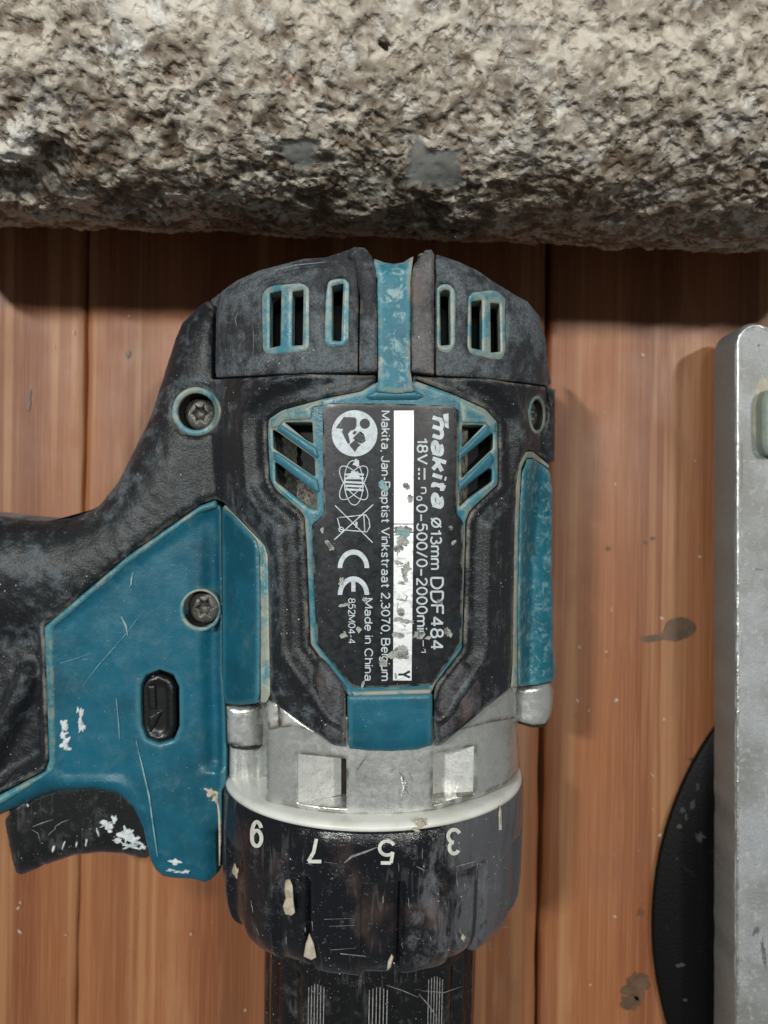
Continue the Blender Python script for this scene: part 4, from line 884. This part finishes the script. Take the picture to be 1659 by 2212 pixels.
splash([blob(231, 1782, 17, 7, -.15, 3, 34, .5), blob(247, 1770, 6, 8, 0, 2, 26, .5), blob(273, 1803, 13, 17, .3, 5, 36, .5), blob(254, 1816, 8, 6, 0, 6, 26, .5), blob(290, 1815, 14, 9, .4, 7, 30, .6), blob(280, 1828, 14, 5, .1, 6, 30, .6), blob(237, 1796, 4, 4), blob(308, 1830, 7, 5, 0, 3)], 'plaster', tr, Str, -.02)
splash([blob(39, 1800, 8, 18, -.2, 3, 34, .5), blob(44, 1828, 6, 16, -.1, 5, 34, .5), blob(52, 1846, 6, 7, 0, 5, 20, .5)], 'plaster', tr, Str, -.22)
splash([blob(x, y, a, b, c, i) for i, (x, y, a, b, c) in enumerate([(115, 1834, 3, 7, .3), (137, 1826, 2, 7, .2), (165, 1824, 2, 6, .2), (186, 1820, 2, 7, .1), (211, 1798, 2, 9, -.3), (60, 1740, 2, 3, 0)])], 'plaster', tr, Str, -.03)
# collar marks
splash([blob(508, 1882, 6, 13, -.1, 4, 24, .2), np.array([(617, 1902), (626, 1900), (632, 1915), (634, 1950), (637, 1972), (630, 1978), (616, 1975), (611, 1958), (617, 1940), (614, 1922)]), np.array([(668, 2017), (678, 2040), (683, 2068), (672, 2074), (656, 2066), (660, 2040)]), np.array([(846, 2062), (850, 2068), (844, 2090), (836, 2096), (838, 2078)]), blob(908, 1778, 11, 8, .3, 3, 26, .4), blob(900, 1794, 6, 5), np.array([(1080, 1740), (1084, 1750), (1083, 1775), (1078, 1786), (1077, 1760)]), blob(1001, 2026, 4, 7, 0, 2)], 'plaster_tan', col, Scol, .015)
sc_ = []
r = np.random.default_rng(5)
for i in range(46):
    x, y = r.uniform(520, 1100), r.uniform(1830, 2070)
    if x < 860 and r.random() < .6: continue
    a = r.normal(1.5, .12) if r.random() < .7 else r.normal(.2, .3); L = r.uniform(6, 30); t = np.linspace(-.5, .5, 6)[:, None]
    p = np.array([[x, y]])+t*L*np.array([[math.cos(a), math.sin(a)]])+r.normal(0, .5, (6, 2)); sc_.append(strip(p, r.uniform(.8, 2.0)))
flats('scuff', sc_, 'scratch_grey', col, Scol, .011)
flats('scuff', [strip([(700, 1862), (730, 1866)], 2), strip([(700, 1986), (760, 1984)], 2), strip([(712, 2001), (768, 1999)], 2.2), strip([(716, 2052), (768, 2048)], 2.5), strip([(735, 2060), (790, 2066)], 5), strip([(744, 1864), (760, 1850), (790, 1840), (815, 1830)], 5), strip([(674, 1990), (676, 2010)], 4), strip([(1030, 1860), (1000, 1868), (985, 1872)], 2.5), strip([(1032, 1862), (1028, 1900)], 4)], 'scratch_grey', col, Scol, .013)
flats('scuff', [strip([(835, 2128), (870, 2140), (905, 2155)], 2), strip([(905, 2148), (925, 2170), (945, 2200)], 3), strip([(910, 2140), (960, 2144), (1000, 2130)], 2)], 'scratch_grey', chuck, Schk, .02)
gc = [o for o in drill.children if o.name.startswith('gear_case')][0]
M['gouge'] = simple('dark_gouge', (.16, .17, .165), .5, .3, 9, .05, (.07, .07, .07))
M['bright'] = simple('bright_gouge', (.85, .86, .86), .25, .8, 9, .15, (.6, .6, .6))  # bright metal for the highlight painted on the gear case
flats('gouge', [strip([(793, 1633), (780, 1650), (770, 1666)], 4), strip([(862, 1668), (872, 1680), (868, 1695)], 4), strip([(880, 1690), (876, 1706), (884, 1716)], 3), strip([(792, 1676), (780, 1690)], 3), strip([(845, 1665), (855, 1660)], 2.5), strip([(905, 1640), (912, 1650)], 2), strip([(884, 1670), (893, 1690)], 2), strip([(802, 1716), (812, 1724)], 2)], 'gouge', gc, SG, .012)
flats('gouge', [strip([(866, 1676), (872, 1700), (866, 1722)], 5), strip([(874, 1690), (888, 1712)], 3), strip([(860, 1735), (880, 1730)], 3)], 'bright', gc, SG, .016)  # bright streaks paint in the case's highlight

# ================================================================ CRUSTED TUBE
def hash3(i, j, k):
    n = (i*73856093) ^ (j*19349663) ^ (k*83492791); n = (n ^ (n >> 13))*1274126177 & 0x7fffffff; return ((n ^ (n >> 16)) & 0xffff)/65535.0
def vnoise(P):
    i = np.floor(P).astype(np.int64); f = P-i; f = f*f*(3-2*f); r = 0
    for a in (0, 1):
        for b in (0, 1):
            for c in (0, 1):
                wgt = (f[:, 0] if a else 1-f[:, 0])*(f[:, 1] if b else 1-f[:, 1])*(f[:, 2] if c else 1-f[:, 2]); r = r+wgt*hash3(i[:, 0]+a, i[:, 1]+b, i[:, 2]+c)
    return r
def fbm(P, o=4):
    r, a, s = 0, .5, 0
    for k in range(o): r = r+a*vnoise(P*2**k+k*17.3); s += a; a *= .55
    return r/s
def worley(P, k2=False):
    i = np.floor(P).astype(np.int64); d1 = np.full(len(P), 9.); d2 = d1.copy()
    for a in (-1, 0, 1):
        for b in (-1, 0, 1):
            for c in (-1, 0, 1):
                I, J, K_ = i[:, 0]+a, i[:, 1]+b, i[:, 2]+c
                q = np.stack([I+hash3(I, J, K_), J+hash3(I+91, J, K_+7), K_+hash3(I, J+57, K_+31)], 1)
                d = np.sqrt(((P-q)**2).sum(1)); m = d < d1; d2 = np.where(m, d1, np.minimum(d2, d)); d1 = np.where(m, d, d1)
    return (d1, d2)
def tube():
    root = thing('encrusted_tube', 'thick round metal tube crusted with brown and cream dried plaster, lying across the planks', 'tube', (0, 11.7, 0))
    RT = 4.55; yc = 11.75
    xs = np.arange(-13.5, 13.5, .052); an = np.r_[np.radians(np.arange(-36, 100, .62)), np.radians(np.arange(104, 320, 8))]
    A, X = np.meshgrid(an, xs, indexing='ij'); A, X = A.ravel(), X.ravel()
    # axis slightly out of parallel with the picture edge and bowed
    Y0 = yc-.030*X+.0030*X*X*0; Z0 = 4.75
    n3 = np.stack([X, RT*np.cos(A), RT*np.sin(A)], 1)
    wob = .30*(fbm(n3*.45, 3)-.5)+.18*(fbm(n3*1.1+9, 3)-.5)
    warp = np.stack([fbm(n3*1.7+k*31, 3) for k in range(3)], 1)-.5
    d1, d2 = worley(n3*2.1+warp*2.6); e1, e2 = worley(n3*4.6+warp*3.0+5)
    f = fbm(n3*3+warp*2, 5)
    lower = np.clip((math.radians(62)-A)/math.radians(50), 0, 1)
    pit = np.clip(1-d1/.42, 0, 1)*(.5+.5*lower); pit2 = np.clip(1-e1/.45, 0, 1)
    ridge = np.clip(1-(d2-d1)/.16, 0, 1)
    mask = np.clip((fbm(n3*.7+40, 3)-.38)*4, 0, 1)
    h = .26*(f-.5)-.17*pit*mask-.10*pit2*mask+.04*ridge*mask*(fbm(n3*1.3+3, 2) > .45)
    # pixel position of the bare surface, for the bare-metal windows and lumps
    def pix(R):
        Yw, Zw = Y0-R*np.cos(A), Z0+R*np.sin(A); return np.stack([CX+X/(HZ-Zw)*FP, CY-Yw/(HZ-Zw)*FP], 1)
    P = pix(RT+.08)+warp[:, :2]*34+(fbm(n3*7, 2)-.5)[:, None]*16
    P1 = np.array([(595, 305), (645, 290), (685, 300), (682, 350), (660, 380), (640, 360), (610, 350)], float)
    P2 = np.array([(900, 305), (935, 330), (995, 330), (990, 395), (965, 410), (930, 398), (875, 395)], float)
    metal = np.zeros(len(P))
    for Q in (P1, P2):
        d = dist(P, Q); s = np.where(pip(P, Q), d, -d); metal = np.maximum(metal, np.clip(s/7+.45, 0, 1)*.84)
    h = h*(1-metal)-.03*metal
    def spot(cx, cy, rx, ry): return np.clip(1.3-np.sqrt(((P[:, 0]-cx)/rx)**2+((P[:, 1]-cy)/ry)**2), 0, 1)
    white = np.clip(spot(45, 300, 55, 42)+spot(20, 335, 60, 30), 0, 1); hole = np.clip(spot(115, 350, 50, 48)+spot(40, 402, 80, 28), 0, 1)*(1-white)
    bh = np.clip(spot(828, 92, 11, 11)*3, 0, 1)
    h = h+.22*white-.35*hole-.30*bh
    R = RT+wob*(1-metal*.3)+h
    V = np.stack([X, Y0-R*np.cos(A), Z0+R*np.sin(A)], 1)
    na, nx = len(an), len(xs); F = []
    ii, jj = np.meshgrid(np.arange(na), np.arange(nx-1), indexing='ij'); ii2 = (ii+1) % na
    F = np.stack([ii*nx+jj, ii*nx+jj+1, ii2*nx+jj+1, ii2*nx+jj], -1).reshape(-1, 4)
    me = bpy.data.meshes.new('tube_body'); me.from_pydata((V*U).tolist(), [], F[:, ::-1].tolist()); me.shade_smooth()
    # crust colour: pale skin, brown mortar where the skin is broken, browner lower down
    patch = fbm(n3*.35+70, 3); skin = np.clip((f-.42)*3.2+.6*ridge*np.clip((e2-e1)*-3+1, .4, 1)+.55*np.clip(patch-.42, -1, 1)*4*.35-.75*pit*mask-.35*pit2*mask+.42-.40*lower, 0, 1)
    c1, c2, c3 = np.array([.10, .072, .048]), np.array([.50, .435, .365]), np.array([.70, .68, .65])
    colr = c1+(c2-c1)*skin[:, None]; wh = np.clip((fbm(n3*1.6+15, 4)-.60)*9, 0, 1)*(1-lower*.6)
    colr = colr+(c3-colr)*(wh*.8)[:, None]; colr = colr+(np.array([.62, .61, .59])-colr)*white[:, None]; colr = colr*(1-.8*np.clip(hole+bh, 0, 1))[:, None]+np.array([.045, .032, .022])*(.8*np.clip(hole+bh, 0, 1))[:, None]  # shade inside the holes is painted into the colour too
    grey = np.clip((fbm(n3*1.9+55, 3)-.6)*8, 0, 1); colr = colr+(np.array([.30, .30, .30])-colr)*(grey*.5)[:, None]
    orange = np.clip(spot(632, 178, 16, 5)+spot(570, 250, 5, 6)*.6, 0, 1); colr = colr+(np.array([.42, .13, .06])-colr)*(orange*.75)[:, None]
    ca = me.color_attributes.new('crust', 'FLOAT_COLOR', 'POINT'); ca.data.foreach_set('color', np.c_[np.clip(colr, .01, .9), np.ones(len(V))].ravel().astype(np.float32))
    a = me.attributes.new('metal', 'FLOAT', 'POINT'); a.data.foreach_set('value', metal.astype(np.float32))
    a = me.attributes.new('dirt', 'FLOAT', 'POINT'); a.data.foreach_set('value', np.clip(.50+.55*lower+.5*(fbm(n3*.5+23, 3)-.5)+.25*np.clip(-X/12, 0, 1), .25, 1).astype(np.float32))  # brown share rises towards the tube's lower side and left end
    a = me.attributes.new('hgt', 'FLOAT', 'POINT'); a.data.foreach_set('value', h.astype(np.float32))
    link(bpy.data.objects.new('tube_body', me), root, 'crust')
tube()

# ================================================================ PLATE AND DISC
def disc():
    root = thing('cutting_disc', 'large black round disc lying flat on the planks, mostly under the metal plate', 'disc', (19.3, -13, 0))
    c = at(2154, 2000, .25); n = 160; R = 10.70; V, F = [], []
    th = np.linspace(0, 2*math.pi, n, endpoint=False); rings = [(R-.06, .03), (R, .08), (R, .20), (R-.07, .26), (R-1.2, .27), (3, .27), (2.9, .62), (.6, .64)]
    for r_, z in rings: V += [(c[0]+r_*math.cos(t), c[1]+r_*math.sin(t), z) for t in th]
    for i in range(len(rings)-1):
        for j in range(n): F.append((i*n+j, i*n+(j+1) % n, (i+1)*n+(j+1) % n, (i+1)*n+j))
    b = meshobj('disc_body', V, F, 'disc', root)
    Sd = lambda X, Y: X*0+.275
    M['smudge'] = simple('grey_smudge', (.045, .040, .038), .7, 0, 5, .02, (.03, .028, .027))
    flats('plaster_smudge', [blob(1496, 1738, 5, 11, .1, 3, 24, .5), blob(1475, 1750, 6, 6, 0, 4, 24, .5), blob(1482, 1765, 4, 7), blob(1468, 1785, 5, 5), blob(1512, 1808, 8, 9, .3, 6, 24, .6), blob(1507, 1700, 3, 9), blob(1480, 2160, 5, 3), blob(1470, 2085, 8, 5), blob(1492, 1640, 4, 3)], 'smudge', b, Sd, .01)
disc()
def plate():
    root = thing('metal_plate', 'thick grey metal plate with a pale mint block, over the black disc', 'plate', (12, -5, .9))
    z0, z1 = .92, 2.27; x0 = (1543-CX)/FP*(HZ-z0); y1 = (CY-697)/FP*(HZ-z1); r = .62
    pts = [(x0, -19), (17, -19), (17, y1-.35)]
    a = np.radians(np.linspace(82, 180, 14)); xe = np.linspace(17, x0+r+.3, 40)
    pts += [(x, y1-.10-.0*x-.045*(x-x0-r-.3)) for x in xe[1:]]
    pts += [(x0+r+r*math.cos(t), y1-r+r*math.sin(t)) for t in a]
    P = resample(np.array(pts), .22); rg = np.random.default_rng(3)
    n = len(P); N = grow(P, 1)-P; V = []
    j1 = np.convolve(rg.normal(0, 1, n), np.ones(3)/3, 'same'); j2 = np.convolve(rg.normal(0, 1, n), np.ones(2)/2, 'same'); j3 = rg.normal(0, 1, n)
    for k, (ins, z, am) in enumerate([(0.0, z0, .008), (-.0, z0+.06, .010), (0.005, z1-.12, .010), (-.035, z1-.035, .022), (-.10, z1+.005, .02), (-.18, z1, .006), (-.22, z1, 0)]):
        jj = (j1 if k % 2 else j2)*am
        for p, nn, q, j in zip(P, N, jj, j3): V.append((p[0]+nn[0]*(ins+q), p[1]+nn[1]*(ins+q), z+(j*.012 if 2 < k < 6 else 0)))
    F = []; s = area(P) > 0
    for i in range(6):
        for j in range(n):
            f = (i*n+j, i*n+(j+1) % n, (i+1)*n+(j+1) % n, (i+1)*n+j); F.append(f if s else f[::-1])
    side = [f for f in F if f[0] < 2*n+n]; F2 = F[3*n:]
    cap = tuple(6*n+j for j in range(n)); 
    nb_ = len(V); B_ = np.array([v[:2] for v in V[6*n:7*n]]); G_ = np.stack(np.meshgrid(np.arange(x0, 17, .6), np.arange(-19, y1, .6)), -1).reshape(-1, 2); G_ = G_[pip(G_, B_)]; G_ = G_[dist(G_, B_) > .2]
    r_ = delaunay_2d_cdt([Vector(p) for p in B_]+[Vector(p) for p in G_], [(i, (i+1) % n) for i in range(n)], [], 0, 1e-5)
    Q_ = np.array([tuple(v) for v in r_[0]]); T_ = np.array(r_[2]); T_ = T_[pip(Q_[T_].mean(1), B_)]; V += [(q[0], q[1], z1) for q in Q_]
    for t_ in T_:
        a_, b_, c_ = Q_[t_]; up = (b_[0]-a_[0])*(c_[1]-a_[1])-(b_[1]-a_[1])*(c_[0]-a_[0]) > 0; F2.append(tuple(int(nb_+i) for i in (t_ if up else t_[::-1])))
    body = meshobj('plate_top', V, F2, 'plate', root); 
    mb = meshobj('sawn_edge', V[:4*n], [f for f in F if f[2] < 4*n and f[0] < 3*n], 'steel_edge', root)
    meshobj('underside', V[:n], [tuple(range(n))[::-1] if s else tuple(range(n))], 'steel_edge', root)
    # polished bead along the arris
    Vb, Fb = [], []
    rgb = np.random.default_rng(8)
    for i in range(n):
        p, nn = P[i], N[i]; c = np.array([p[0]-nn[0]*.085, p[1]-nn[1]*.085, z1-.012]); rr = .042+.016*rgb.normal()*.6
        for t in np.linspace(0, 2*math.pi, 6, endpoint=False): Vb.append(c+np.array([nn[0]*math.cos(t), nn[1]*math.cos(t), math.sin(t)])*max(rr, .02))
    for i in range(n):
        for k in range(6): Fb.append((i*6+k, i*6+(k+1) % 6, ((i+1) % n)*6+(k+1) % 6, ((i+1) % n)*6+k))
    M['arris'] = simple('bright_worn_arris', (.72, .72, .71), .3, .85, 5, .05, (.40, .40, .39))
    meshobj('worn_arris', Vb, Fb, 'arris', root)
    Sp = lambda X, Y: X*0+z1
    Pn = lambda x, y: at(x, y, z1)
    flat('tan_stain', [blob(1652, 900, 27, 80, 0, 4, 40, .10)], 'stain', root, Sp, .006)
    def sp(x, y): return (x, y)
    part('mint_block', [(1654, 842), (1760, 835), (1760, 985), (1656, 984), (1646, 962), (1645, 866)], 'mint', root, Sp, off=.55, bev=.2, bw=.25, depth=.6, fr=10, g=.15, label='pale mint green block stuck on the plate')
    flats('pit_mark', [blob(1643, 850+i*13, 1.4, 5, 0, i, 10, .4) for i in range(9)]+[blob(1639, 746, 2, 3), blob(1640, 1230, 8, 2, .1, 4), blob(1650, 2060, 4, 30, -.1, 2, 26, .4), blob(1634, 2010, 4, 12, .3, 2, 26, .5)], 'gouge', root, Sp, .012)
plate()
